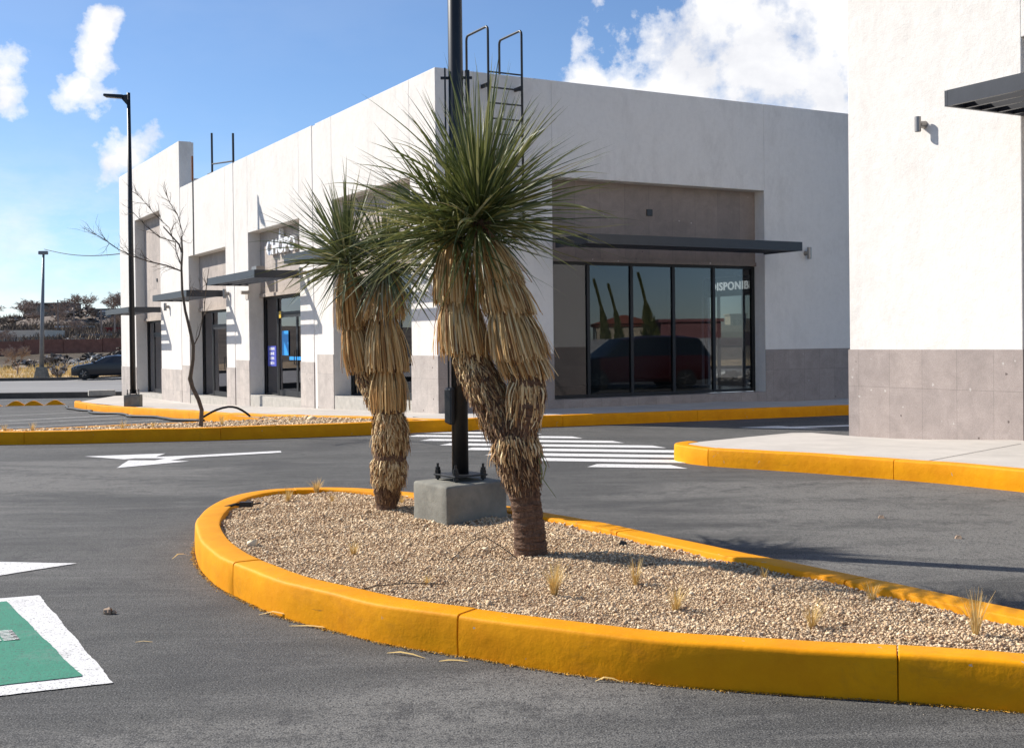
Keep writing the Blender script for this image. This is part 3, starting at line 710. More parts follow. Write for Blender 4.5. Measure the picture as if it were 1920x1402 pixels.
# blue notices on the glass
bl = mat('violet_blue_notice', (.055,.07,.42), .5); cy = mat('light_blue_poster', (.01,.30,.75), .5); ye = mat('yellow_sticker', (.7,.45,.03), .5)
n1 = MB().box(.436, .440, 10.98, 11.70, .90, 1.45).build('notice', bl, shop)
for k, s_ in enumerate(('HORARIO', 'LUN-VIE', '7-17HRS', 'SAB7-14')):
    text('notice_text', s_, .105, M['white_letter'], n1, (.434, 11.34, 1.37-.13*k), (R(90), 0, R(-90)), .001, .004)
MB().box(.442, .446, 9.98, 10.5, 1.2, 1.85).build('poster', cy, shop)
MB().box(.436, .440, 7.84, 8.0, 1.3, 2.0).build('poster', cy, shop)
MB().box(.440, .444, 10.55, 10.72, 2.2, 2.38).build('sticker', ye, shop)
MB().box(.440, .444, 8.9, 9.9, 1.08, 1.17).build('sticker', cy, shop)
# canopies: four deep blades along the wall held by two end plates
def canopy(along, l0, l1, zb, zt, proj):
    c = MB(); out = [-proj+.03, -proj*.735, -proj*.47, -proj*.2]
    def bx(u0, u1, o0, o1, za, zb_):
        if along == 'a': c.box(o0, o1, u0, u1, za, zb_)
        else: c.box(u0, u1, o0, o1, za, zb_)
    bx(l0, l0+.05, -proj, -.014, zb, zt); bx(l1-.05, l1, -proj, -.014, zb, zt)
    o = c.build('canopy', M['canopy'], shop, bevel=.004)
    for k, q_ in enumerate(out):
        c = MB(); th = .05 if k == 0 else .045
        bx(l0+.05, l1-.05, q_-.03 if k == 0 else q_-th/2, q_+.02 if k == 0 else q_+th/2, zb+(.0 if k == 0 else .01), zt-(0 if k == 0 else .01))
        c.build('canopy_blade', M['canopy'], o)
    return o
canopy('a', 1.20, 5.50, 3.30, 3.49, 1.16); canopy('a', 7.70, 11.98, 3.11, 3.30, 1.16); canopy('a', 14.18, 18.45, 2.90, 3.09, 1.16); canopy('a', 22.28, 26.42, 2.66, 2.85, 1.12)
canopy('b', 2.62, 8.08, 3.36, 3.55, 1.20)
# wall lamps
def wall_lamp(parent, b_, a_, z, dirn, h=.26, r=.05):
    if dirn == 'a': px, py, dx, dy = -.13, 0, 1, 0
    else: px, py, dx, dy = 0, -.13, 0, 1
    l = MB().tube([(b_+px, a_+py, z-h/2), (b_+px, a_+py, z+h/2)], r, 20).build('wall_lamp', M['chrome'], parent, smooth=False)
    MB().tube([(b_, a_, z), (b_+px*.8, a_+py*.8, z)], [.055, .04], 14).build('bracket', M['chrome'], l)
    MB().tube([(b_+px, a_+py, z-h/2-.002), (b_+px, a_+py, z-h/2+.01)], r*.8, 16).build('lens', M['black'], l)
for (b_, a_, z, dd) in ((0,21.15,2.82,'a'),(0,13.90,2.98,'a'),(0,7.30,3.22,'a'),(0,.75,3.42,'a'),(9.28,0,3.42,'b')): wall_lamp(shop, b_, a_, z, dd)
# small dark connection boxes on the stone
MB().box(5.10, 5.24, .29, .32, 4.13, 4.27).build('junction_box', M['black'], shop)
for a_, z in ((24.3, 3.9), (16.3, 3.55)): MB().box(.31, .34, a_-.05, a_+.05, z-.06, z+.06).build('junction_box', M['black'], shop)
MB().box(-.02, .22, 11.2, 11.62, 3.34, 3.62).build('equipment_box', M['chrome'], shop)
# camera under the canopy
MB().tube([(-.0, 11.97, 2.93), (-.22, 11.97, 2.93)], .05, 12).add([], []).build('security_camera', M['walk'], shop)
MB().box(-.02, .05, 12.0, 12.25, 2.75, 3.0).build('camera_box', M['walk'], shop)
# pipes and roof posts
MB().tube([(-.02, 17.72, 6.72), (-.02, 17.72, 7.5)], .03, 8).build('pipe', M['rust'], shop)
MB().tube([(-.018, 17.72, 4.36), (-.018, 17.72, 6.72)], .018, 8).build('pipe', M['footing'], shop)
# ladder on the shaded front, its rails loop over the roof edge
def tubep(pts, r, n=10):
    return MB().tube(pts, r, n)
lad = MB()
for b_ in (1.0, 1.74):
    yo, yi = -.28, .62
    arc = [(b_, yo, 3.85), (b_, yo, 7.44), (b_, yo+.012, 7.49), (b_, yo+.05, 7.525), (b_, yo+.10, 7.53), (b_, yi-.10, 7.53), (b_, yi-.05, 7.525), (b_, yi-.012, 7.49), (b_, yi, 7.44), (b_, yi, 6.2)]
    lad.tube(arc, .024, 12)
ladd = lad.build('ladder', M['black'], shop, smooth=True)
for k in range(10):
    z = 6.66-.295*k
    if z > 3.9: MB().tube([(1.0, -.28, z), (1.74, -.28, z)], .016, 8).build('rung', M['black'], ladd)
for b_ in (1.0, 1.74):
    for z in (6.42, 4.2): MB().box(b_-.02, b_+.02, -.27, .0, z-.035, z+.035).build('bracket', M['black'], ladd)
# second ladder, seen end-on over the roof of the sunlit side
l2 = MB()
l2.tube([(.5, 17.3, 6.2), (.5, 17.3, 8.2)], .035, 8); l2.tube([(.5, 14.97, 6.2), (.5, 14.97, 7.83)], .035, 8)
l2.tube([(.5, 17.3, 7.22), (.5, 14.97, 7.0)], .025, 8); l2.tube([(.5,17.3,6.95), (.5, 17.8, 6.95)], .03, 6)
l2.build('roof_rail', M['black'], shop)

# white plastic chairs in the third unit
def chair(loc, rz):
    o = tag(empty('waiting_chair', loc, rz), '', 'chair', 'white chairs behind the glass doors')
    MB().box(-.22,.22,-.22,.22,.40,.44).build('seat', M['white_letter'], o, bevel=.01)
    MB().hexa([(-.22,.20,.48),(.22,.20,.48),(.22,.24,.48),(-.22,.24,.48),(-.2,.34,.95),(.2,.34,.95),(.2,.37,.95),(-.2,.37,.95)]).build('backrest', M['white_letter'], o)
    for x, y in ((-.19,-.19),(.19,-.19),(-.19,.19),(.19,.19)): MB().tube([(x,y,0),(x*.9,y*.9,.40)], .014, 6).build('leg', M['chrome'], o)
    return o
for k, (b_, a_) in enumerate(((1.0, 10.1), (1.0, 9.2))):
    o = chair(W(b_, a_, .11), TH+R(90)+PI)
    o['label'] = ('white chair inside the shop behind the far leaf of the glass double door', 'white chair inside the shop behind the near leaf of the glass double door')[k]

# ------------------------------------------------------------------ right building
RX, RY = 6.36, 14.94
hall = tag(empty('corner_building', (RX, RY, 0), TH), 'tall white building at the right edge with speckled stone base', 'building')
w = MB(); HT = 8.6
w.box(0, 5.9, 0, 2.93, -.4, HT)            # the pier nearest the shop
w.box(0, .5, -7.2, -5.0, -.4, HT)
w.box(0, .5, -5.0, 0, 5.2, HT); w.box(.35, .5, -5.0, -.0, 3.2, 5.2)
w.box(5.4, 5.9, -7.2, 0, -.4, HT); w.box(.5, 5.4, -7.2, -6.9, -.4, HT)
w.build('wall', S, hall, bevel=.012)
MB().box(.5, 5.4, -6.9, 0, 6.3, 6.5).build('roof', M['sill'], hall)
MB().box(.5, 5.4, -6.9, 0, -.4, .19).build('floor', M['floor_tile'], hall)
M['stone_r'] = m_stone(.58, .815, .17, (.385,.325,.295))
q = MB(); q.box(-.014, .3, -.012, 2.945, -.4, 1.325); q.box(.3, 5.9, 2.7, 2.945, -.4, 1.325); q.box(5.6, 5.914, 0, 2.7, -.4, 1.325); q.build('stone_base', M['stone_r'], hall); MB().box(-.014, .3, -7.2, -5.0, -.4, 1.325).build('stone_base', M['stone_r'], hall)
fr = MB(); 
for a_ in (-5.0, -3.8, -2.6, -1.4, -.07): fr.box(.40, .46, a_, a_+.07, .2, 3.2)
fr.box(.401, .459, -5, 0, 3.13, 3.2); fr.box(.401, .459, -5, 0, .2, .26); fr.build('window_frame', M['frame'], hall)
MB().box(.425, .431, -5, 0, .26, 3.13).build('window_pane', M['glass'], hall)
wall_lamp(hall, 0, 1.52, 4.36, 'a', .20, .042)
c = MB(); zb, zt = 4.21, 4.40; P0 = 1.42
c.box(-P0, .3, -.09, -.04, zb, zt); c.box(-P0, .3, -5.0, -4.95, zb, zt)
o = c.build('canopy', M['canopy'], hall, bevel=.004)
for q_ in (-P0, -P0+.29, -P0+.58, -P0+.87, -P0+1.16):
    MB().box(q_+.001, q_+.055, -4.95, -.09, zb+.002, zt-.002).build('canopy_blade', M['canopy'], o)

# ------------------------------------------------------------------ lamp posts
def ptube(o, name, pts, r, n=16, m=None): return MB().tube(pts, r, n).build(name, m or M['black'], o, smooth=True)
def rough_block(name, poly, z0, z1, m, parent, chamf=.02):
    b = MB(); n = len(poly); cx = sum(p[0] for p in poly)/n; cy = sum(p[1] for p in poly)/n
    rings = []
    pts = []
    for i in range(n):
        for j in range(6):
            t = j/6; pts.append((poly[i][0]*(1-t)+poly[(i+1)%n][0]*t, poly[i][1]*(1-t)+poly[(i+1)%n][1]*t))
    for z in np.linspace(z0, z1, 6): rings.append([(x+random.uniform(-.003,.003), y+random.uniform(-.003,.003), z) for x, y in pts])
    for k in (.94, .6, .25):
        rings.append([(cx+(x-cx)*k, cy+(y-cy)*k, z1+.012*(1-k)+.006+random.uniform(-.002,.002)) for x, y in pts])
    L = len(pts); vs = [v for r_ in rings for v in r_]
    fs = [(i*L+j, i*L+(j+1)%L, (i+1)*L+(j+1)%L, (i+1)*L+j) for i in range(len(rings)-1) for j in range(L)]
    fs.append(tuple((len(rings)-1)*L+j for j in range(L)))
    b.add(vs, fs); return b.build(name, m, parent, smooth=True)
px, py = -.405, 9.17
lp = tag(empty('lamp_post', (px, py, .15)), 'thick black lamp post bolted to the concrete block between the two palms', 'lamp post')
ft = rough_block('concrete_footing', [(-.085,-.40),(.355,-.04),(.07,.41),(-.365,.03)], -.12, .285, M['footing'], lp)
md = ft.modifiers.new('b', 'BEVEL'); md.width = .018; md.segments = 2; md.limit_method = 'ANGLE'; md.angle_limit = R(40)
rz = R(36)
def rot(x, y, a=rz): return (x*math.cos(a)-y*math.sin(a), x*math.sin(a)+y*math.cos(a))
pc = [rot(*q_) for q_ in ((-.15,-.15),(.15,-.15),(.15,.15),(-.15,.15))]
MB().hexa([(x,y,.332) for x,y in pc]+[(x,y,.346) for x,y in pc]).build('base_plate', M['black'], lp, bevel=.003)
for q_ in ((-.125,-.125),(.125,-.125),(.125,.125),(-.125,.125)):
    x, y = rot(*q_); g = MB().tube([(x,y,.29),(x,y,.425)], .0095, 10); g.tube([(x,y,.346),(x,y,.374)], .024, 6); g.tube([(x,y,.376),(x,y,.396)], .02, 6); g.tube([(x,y,.308),(x,y,.331)], .022, 6); g.build('anchor_bolt', M['black'], lp)
ptube(lp, 'pole', [(0,0,.34),(0,0,2.9),(-.0,0,7.0)], [.064,.058,.047], 28)
# flat bars and boxes strapped to the pole
x, y = -.08, -.02
MB().box(x-.006, x+.006, y-.02, y+.02, 1.0, 3.43).build('side_bar', M['black'], lp)
MB().box(.072, .105, .0, .06, .88, 3.42).build('side_bar', M['black'], lp)
g = MB(); g.hexa([(-.115,-.075,.74),(-.06,-.115,.72),(-.03,-.06,.72),(-.095,-.03,.74),(-.115,-.075,1.0),(-.06,-.115,1.0),(-.03,-.06,1.01),(-.095,-.03,1.01)]); g.build('inspection_box', M['black'], lp, bevel=.012)
MB().hexa([(.075,.0,.86),(.115,.0,.86),(.115,.06,.86),(.075,.06,.86),(.07,.0,1.06),(.10,.0,1.06),(.10,.06,1.06),(.07,.06,1.06)]).build('inspection_box', M['black'], lp, bevel=.006)
MB().box(-.115, .125, -.008, .008, 3.35, 3.37).build('clamp', M['black'], lp)
h = MB().box(-.85, -.05, -.14, .14, 6.93, 7.0).build('lamp_head', M['black'], lp, bevel=.02)
# slim post on the pavement
gzp = zwalk(-10.30, 32.7)-.02
l2 = tag(empty('lamp_post', (-10.75, 34.0, -.17)), 'slim black lamp post with flat head before the far end of the shop', 'lamp post')
g = rough_block('concrete_footing', [(-.22,-.2),(.24,-.16),(.2,.26),(-.24,.2)], -.1, .28, M['footing'], l2)
ptube(l2, 'pole', [(0,0,.33),(0,0,5),(-.0,0,8.9)], [.085,.075,.05], 16)
MB().box(-.16,.16,-.16,.16,.315,.33).build('base_plate', M['black'], l2)
l2.scale = (.94,.94,.99)
for x, y in ((-.13,-.13),(.13,-.13),(.13,.13),(-.13,.13)): MB().tube([(x,y,.28),(x,y,.44)], .016, 6).build('anchor_bolt', M['black'], l2)
hd = MB().hexa([(-.72,-.16,8.80),(-.16,-.10,8.74),(-.16,.10,8.74),(-.72,.16,8.80),(-.70,-.15,8.86),(-.16,-.08,8.84),(-.16,.08,8.84),(-.70,.15,8.86)]); hd.hexa([(-.2,-.04,8.72),(0,-.04,8.50),(0,.04,8.50),(-.2,.04,8.72),(-.2,-.04,8.83),(0,-.04,8.85),(0,.04,8.85),(-.2,.04,8.83)])
hh = hd.build('lamp_head', M['black'], l2); MB().hexa([(-.6,-.1,8.775),(-.25,-.07,8.74),(-.25,.07,8.74),(-.6,.1,8.775),(-.6,-.1,8.79),(-.25,-.07,8.76),(-.25,.07,8.76),(-.6,.1,8.79)]).build('lens', M['chrome'], hh)
# grey lamp over the road
gm = m_simple('galvanised_steel', (.20,.21,.22), .5, .15, 3, 0, metal=.3)
l3 = tag(empty('lamp_post', (-30.0, 76.5, float(ground(-30,76.5))+.1)), 'tall grey street lamp on the verge across the road, left of the parked car', 'lamp post')
MB().hexa([(-.42,-.42,-.2),(.42,-.42,-.2),(.42,.42,-.2),(-.42,.42,-.2),(-.25,-.25,.75),(.25,-.25,.75),(.25,.25,.75),(-.25,.25,.75)]).build('concrete_footing', M['footing'], l3)
ptube(l3, 'pole', [(0,0,.7),(.1,0,4),(.24,0,7.95)], [.15,.12,.07], 12, gm)
MB().box(-.05,.5,-.15,.15,7.9,8.12).build('lamp_head', gm, l3, bevel=.03)
cb = MB(); a0 = Vector((-29.7,76.5,7.7)); a1 = Vector((-14.9,48.8,5.1+.25))
cb.tube([a0.lerp(a1, k/12)-Vector((0,0,.5*math.sin(PI*k/12)*.6)) for k in range(13)], .022, 5); tag(cb.build('overhead_cable', M['rubber']), 'thin cable sagging from the grey street lamp to the shop building', 'cable')

# ------------------------------------------------------------------ yucca palms
def axis_pts(px_pts, ox, oy, mpp):
    """rows of (dx, dz, dy, radius) measured from the foot; dx, dz in units of mpp"""
    return [(Vector(((x-ox)*mpp, dy, (oy-z)*mpp)), r*mpp) for (x, z, dy, r) in px_pts]
def at_axis(A_, s):
    """position, radius, tangent at normalised length s (0 foot .. 1 top)"""
    L = [0]
    for i in range(1, len(A_)): L.append(L[-1]+(A_[i][0]-A_[i-1][0]).length)
    t = max(0, min(1, s))*L[-1]
    for i in range(1, len(A_)):
        if t <= L[i] or i == len(A_)-1:
            k = (t-L[i-1])/(L[i]-L[i-1]); p = A_[i-1][0].lerp(A_[i][0], k)
            return p, A_[i-1][1]*(1-k)+A_[i][1]*k, (A_[i][0]-A_[i-1][0]).normalized()
def s_of_z(A_, z):
    best = 0; bd = 9
    for k in range(201):
        d = abs(at_axis(A_, k/200)[0].z-z)
        if d < bd: bd = d; best = k/200
    return best
def trunk_mesh(b, A_, n=22, rows=60, rough=.07):
    vs = []; ph = [random.uniform(0, 6) for _ in range(6)]
    for i in range(rows+1):
        p, r, t = at_axis(A_, i/rows)
        u = Vector((1,0,0)); u = (u-t*u.dot(t)).normalized(); w_ = t.cross(u)
        rr = r*(1+rough*math.sin(i*2.3+ph[0])*.35+rough*math.sin(i*.9+ph[1])*.4)
        for k in range(n):
            an = 2*PI*k/n; q_ = rr*(1+rough*random.uniform(-.5,.5)+.03*math.sin(3*an+ph[2]))
            vs.append(p+(u*math.cos(an)+w_*math.sin(an))*q_)
    b.add(vs, [(i*n+k, i*n+(k+1)%n, (i+1)*n+(k+1)%n, (i+1)*n+k) for i in range(rows) for k in range(n)]+[tuple((rows)*n+k for k in range(n))])
def ribbon(b, pts, widths, side, fold=0.0):
    """a thin leaf along pts; side = across direction; a slight V fold"""
    vs = []; m = len(pts)
    for i, (p, w_) in enumerate(zip(pts, widths)):
        t = (pts[min(i+1, m-1)]-pts[max(i-1, 0)]).normalized(); s_ = (side-t*side.dot(t))
        s_ = s_.normalized() if s_.length > 1e-6 else t.orthogonal().normalized(); nn = t.cross(s_)
        if fold: vs += [p-s_*w_+nn*w_*fold, p, p+s_*w_+nn*w_*fold]
        else: vs += [p-s_*w_, p+s_*w_]
    c = 3 if fold else 2
    fs = []
    for i in range(m-1):
        for j in range(c-1): fs.append((i*c+j, i*c+j+1, (i+1)*c+j+1, (i+1)*c+j))
    b.add(vs, fs)
def skirt(b, A_, z0, z1, r0, r1, n, width=.009, layers=3, ragged=.03, off=(0,0)):
    """dead leaves hanging from z0 down to z1, radius r0 at the top and r1 at the cut lower edge"""
    s0, s1 = s_of_z(A_, z0), s_of_z(A_, z1)
    p0 = at_axis(A_, s0)[0]; p1 = at_axis(A_, s1)[0]; p1 = p1+Vector((off[0], off[1], 0))
    for L in range(layers):
        k_ = 1-.09*L
        for i in range(int(n*1.45)):
            an = random.uniform(0, 2*PI); d = Vector((math.cos(an), math.sin(an), 0)); tz = random.uniform(0, .35)
            st = p0.lerp(p1, tz*.8)+d*(r0+(r1-r0)*tz*.6)*k_*random.uniform(.8, 1.0)
            an2 = an+random.gauss(0, .06); d2 = Vector((math.cos(an2), math.sin(an2), 0))
            rr = r1*k_*random.uniform(.90, 1.05)
            zz = random.gauss(0, ragged)*.35 - abs(random.gauss(0, ragged))*(.5 if random.random() < .10 else 0)
            en = p1+d2*rr+Vector((0,0,zz+.03*L))
            if random.random() < .06: en = en+d2*random.uniform(.01,.07)+Vector((0,0,random.uniform(-.03,.04)))
            if random.random() < .05: en = st.lerp(en, random.uniform(.55,.9))
            mid = st.lerp(en, .5)+d2*(.018+random.uniform(-.006,.012))
            pts = [st, st.lerp(mid, .6)+d*.008, mid, mid.lerp(en, .55)+d2*.003, en]
            w_ = width*random.choice((random.uniform(.35, .8), random.uniform(.5, .95), random.uniform(.7, 1.15)))*.5
            tw = Vector((-math.sin(an), math.cos(an), 0))+d*random.uniform(-.9, .9)
            ribbon(b, pts, [w_*1.1, w_, w_, w_*.9, w_*.8], tw)
def shag(b, A_, z0, z1, n, length=(.05,.11), out=.35, rad=1.0, width=.009):
    """short stiff dead leaf bases overlapping down the stem"""
    s0, s1 = s_of_z(A_, z0), s_of_z(A_, z1)
    for i in range(n):
        s = s0+(s1-s0)*random.random(); p, r, t = at_axis(A_, s); an = random.uniform(0, 2*PI)
        u = Vector((1,0,0)); u = (u-t*u.dot(t)).normalized(); w_ = t.cross(u); d = u*math.cos(an)+w_*math.sin(an); tw = t.cross(d)
        st = p+d*r*rad*random.uniform(.88, 1.0); L = random.uniform(*length); o_ = random.uniform(.1, 1)**1.5*out
        g_ = (-t*(1-o_*.5)+d*o_+tw*random.gauss(0,.25)+Vector((0,0,-.3))).normalized()
        en = st+g_*L; m_ = st.lerp(en, .5)+d*L*.12
        w0 = width*random.uniform(.6, 1.2)*.5
        ribbon(b, [st, m_, en], [w0*1.2, w0, w0*.5], tw+d*random.uniform(-.5,.5))
def crown(b, c, n, lmin, lmax, wid, lo=-35, hi=90, lean=(0,0), bias=1.0, droop=.10, curl=.02, azb=None, core=.05, rise=.16):
    for i in range(n):
        u_ = random.random()**bias; el = R(lo+(hi-lo)*u_); L = random.uniform(lmin, lmax)*(1 if el > 0 else .9)
        if random.random() < .18: L *= random.uniform(.55, .85)
        az = random.uniform(0, 2*PI) if azb is None else random.gauss(azb[0], azb[1])
        d = Vector((math.cos(az)*math.cos(el)+lean[0], math.sin(az)*math.cos(el)+lean[1], math.sin(el))).normalized()
        st = c+Vector((d.x*core, d.y*core, -.06+rise*u_*random.uniform(.3, 1)))
        hz = math.sqrt(d.x**2+d.y**2); w0 = wid*random.uniform(.7, 1.2)*.5
        sd = d.cross(Vector((0,0,1))); sd = sd.normalized() if sd.length > .05 else Vector((1,0,0)); sd.rotate(Matrix.Rotation(random.gauss(0,.7), 3, d))
        if random.random() < curl:    # tip curled back under
            pts = []; dirn = (d+Vector((0,0,.45))).normalized(); p = st.copy(); ax = Vector((-d.y, d.x, 0)).normalized() if hz > .05 else Vector((1,0,0))
            st_ = L*.75/14; turn = R(random.uniform(13, 24))
            for k in range(15):
                pts.append(p.copy()); p = p+dirn*st_; dirn.rotate(Matrix.Rotation(turn*(k > 4), 3, ax))
            ribbon(b, pts, [w0*.8*(1-(k/14)**2*.9) for k in range(15)], d.cross(Vector((0,0,1))) if hz > .05 else Vector((0,1,0)), .0); continue
        g = droop*L*random.choice((random.uniform(.2, 1.0), random.uniform(.6, 2.2)))*(.25+hz)
        sw = Vector((random.gauss(0,.06), random.gauss(0,.06), 0))*L; wv = random.gauss(0,.02)*L; ph = random.uniform(0, 6); pts = []
        for k in range(9):
            t = k/8; pts.append(st+d*(L*t)+Vector((0,0,-g*t**2.2+wv*math.sin(t*6+ph)))+sw*t*t)
        W_ = [w0*.75, w0*.95, w0*1.05, w0*1.05, w0, w0*.85, w0*.62, w0*.34, w0*.03]
        ribbon(b, pts, W_, sd, .3)

# --- near yucca
U1 = .003347
y1 = tag(empty('yucca_palm', (.105, 7.56, .155)), 'taller yucca with forked leaning trunk and large green crown, right of the lamp post', 'yucca palm', 'yuccas in the gravel island')
o_ = (992, 1045, U1)
tr = axis_pts([(994,1052,0,30),(992,1040,0,31.5),(991,1010,0,30),(987,970,0,28.5),(982,930,0,29),(976,895,0,32),(970,862,0,38),(965,835,0,42),(962,815,0,36)], *o_)
bl_ = axis_pts([(957,830,.0,31),(941,800,.03,32),(924,760,.05,31),(901,715,.07,31),(883,675,.09,30),(872,620,.10,26),(860,560,.11,24),(853,500,.12,22),(850,445,.12,20)], *o_)
br_ = axis_pts([(968,825,.0,32),(982,785,-.03,33),(991,745,-.05,33),(987,705,-.05,32),(972,670,-.04,30),(960,620,-.02,28),(950,560,-.02,26),(932,500,-.03,24),(914,450,-.03,22),(908,415,-.03,20)], *o_)
b = MB(); trunk_mesh(b, tr, 26, 90, .08); trunk_mesh(b, bl_, 18, 60, .1); trunk_mesh(b, br_, 18, 60, .1); b.build('trunk', M['bark'], y1, smooth=True)
zz = lambda py, oy=1045, m_=U1: (oy-py)*m_
b = MB(); shag(b, tr, zz(905), zz(850), 900, (.04,.10), .5, 1.0, .008); shag(b, tr, zz(925), zz(885), 260, (.03,.06), .4, 1.0, .007)
skirt(b, tr, zz(812), zz(862), .10, .158, 80, .009, 2, .06); skirt(b, tr, zz(835), zz(878), .11, .135, 50, .008, 1, .06)
shag(b, bl_, zz(815), zz(690), 1100, (.04,.10), .55, 1.12, .008); shag(b, br_, zz(820), zz(790), 300, (.04,.09), .6, 1.0, .007)
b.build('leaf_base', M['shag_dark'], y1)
b = MB(); shag(b, bl_, zz(800), zz(655), 1900, (.03,.08), .5, 1.02, .007); shag(b, bl_, zz(745), zz(660), 500, (.04,.08), .4, 1.12, .008)
shag(b, br_, zz(785), zz(660), 900, (.04,.09), .4, .95, .008); skirt(b, br_, zz(705), zz(775), .10, .105, 110, .011, 3, .05); skirt(b, br_, zz(715), zz(800), .105, .095, 60, .010, 1, .06)
shag(b, tr, zz(850), zz(815), 300, (.05,.11), .5, 1.1, .010)
b.build('leaf_base', M['shag'], y1)
b = MB()
skirt(b, bl_, zz(540), zz(666), .095, .155, 150, .0115, 3, .04, (-.03,0)); skirt(b, bl_, zz(452), zz(570), .075, .135, 130, .0115, 3, .03, (-.03,0))
skirt(b, br_, zz(560), zz(677), .10, .185, 175, .0115, 3, .035, (.01,-.01)); skirt(b, br_, zz(505), zz(592), .10, .165, 150, .0115, 3, .03, (.01,0)); skirt(b, br_, zz(448), zz(536), .075, .150, 140, .0115, 3, .03)
skirt(b, br_, zz(640), zz(712), .12, .15, 120, .010, 2, .04)
b.build('dead_leaf_skirt', M['thatch'], y1)
c1 = br_[-1][0]+Vector((-.02,-.02,.015)); c0 = bl_[-1][0]+Vector((.02,0,.03))
b = MB(); crown(b, c1, 540, .58, 1.0, .0132, -16, 86, (.07,0), .90, .14, .0, core=.05, rise=.24); crown(b, c1, 75, .3, .62, .012, -80, -10, (0,-.1), 1, .2, .03, core=.06, rise=.0)
crown(b, c1, 15, .38, .62, .012, -5, 50, (-.25,-.8), 1, .1, 1.0, core=.06)
crown(b, c1+Vector((0,0,-.10)), 18, .3, .75, .015, -88, -55, (0,-.25), 1, .05, .0, core=.09, rise=0)
b.build('leaf_crown', M['leaf'], y1)
b = MB(); crown(b, c0, 270, .58, .92, .0132, -14, 62, (-.40,.08), .85, .17, .01, core=.05); crown(b, c0, 30, .4, .7, .014, -70, -20, (-.25,-.1), 1, .2, .05, core=.06, rise=0)
b.build('leaf_crown', M['leaf'], y1)
b = MB()   # two long dark leaves dangling by the collar
for (dx, pts_) in ((0, [(1012,850),(1022,875),(1016,900),(1040,935)]),(1,[(1008,860),(1014,885),(1012,908)])):
    ribbon(b, [Vector(((x-992)*U1, -.1, zz(z))) for x, z in pts_], [.004,.004,.003,.001][:len(pts_)], Vector((1,.2,0)))
b.build('dangling_leaf', M['leaf'], y1)

# --- far yucca
U2 = .00428
y2 = tag(empty('yucca_palm', (-1.02, 9.63, .155)), 'shorter two-headed yucca with upright thatched trunk, left of the lamp post', 'yucca palm', 'yuccas in the gravel island')
o_ = (722, 960, U2); z2 = lambda py: (960-py)*U2
tr = axis_pts([(722,966,0,20),(722,955,0,19.5),(723,930,0,22),(726,900,0,29),(728,870,0,31),(731,840,0,27),(731,810,0,28),(728,780,0,26),(728,740,0,24),(727,690,0,23),(722,640,0,22),(719,590,0,20),(721,545,0,18),(726,500,0,15)], *o_)
b2 = axis_pts([(722,785,.02,14),(705,760,.04,15),(692,730,.06,15),(680,702,.08,16),(668,670,.09,18),(660,620,.1,18),(656,570,.1,17),(652,520,.1,15),(650,490,.1,13)], *o_)
b = MB(); trunk_mesh(b, tr, 20, 80, .08); trunk_mesh(b, b2, 14, 50, .1); b.build('trunk', M['bark'], y2, smooth=True)
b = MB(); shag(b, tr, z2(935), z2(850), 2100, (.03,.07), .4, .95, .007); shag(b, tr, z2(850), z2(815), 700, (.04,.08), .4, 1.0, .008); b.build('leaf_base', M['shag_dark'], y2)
b = MB(); shag(b, tr, z2(905), z2(862), 1300, (.03,.08), .5, 1.05, .008); shag(b, tr, z2(835), z2(775), 1700, (.06,.12), .5, 1.08, .009); shag(b, b2, z2(775), z2(700), 420, (.04,.08), .6, 1.1, .008)
b.build('leaf_base', M['shag'], y2)
b = MB()
skirt(b, tr, z2(688), z2(776), .115, .135, 130, .0115, 3, .035, (.0,0)); skirt(b, tr, z2(596), z2(701), .105, .170, 150, .0115, 3, .02); skirt(b, tr, z2(515), z2(603), .08, .175, 150, .011, 3, .03)
skirt(b, b2, z2(606), z2(703), .085, .120, 120, .0105, 3, .05, (-.02,0)); skirt(b, b2, z2(505), z2(618), .065, .120, 130, .0105, 3, .04)
b.build('dead_leaf_skirt', M['thatch'], y2)
cc1 = tr[-1][0]+Vector((0,-.03,.03)); cc2 = b2[-1][0]+Vector((0,0,.03))
b = MB(); crown(b, cc1, 60, .3, .62, .013, -88, -50, (0,-.2), 1, .06, .03, core=.08, rise=0); b.build('dead_leaf_fringe', M['thatch_grey'], y2)
b = MB(); crown(b, cc2, 250, .52, .80, .0145, -20, 86, (-.10,0), .8, .15, .004, core=.045); crown(b, cc2, 35, .35, .65, .015, -75, -15, (-.2,-.1), 1, .2, .02, core=.05, rise=0); b.build('leaf_crown', M['leaf2'], y2)
b = MB(); crown(b, cc1, 220, .45, .74, .0145, -25, 86, (.08,0), .85, .15, .004, core=.045); crown(b, cc1, 45, .35, .6, .015, -80, -15, (.0,-.2), 1, .2, .03, core=.05, rise=0); b.build('leaf_crown', M['leaf2'], y2)

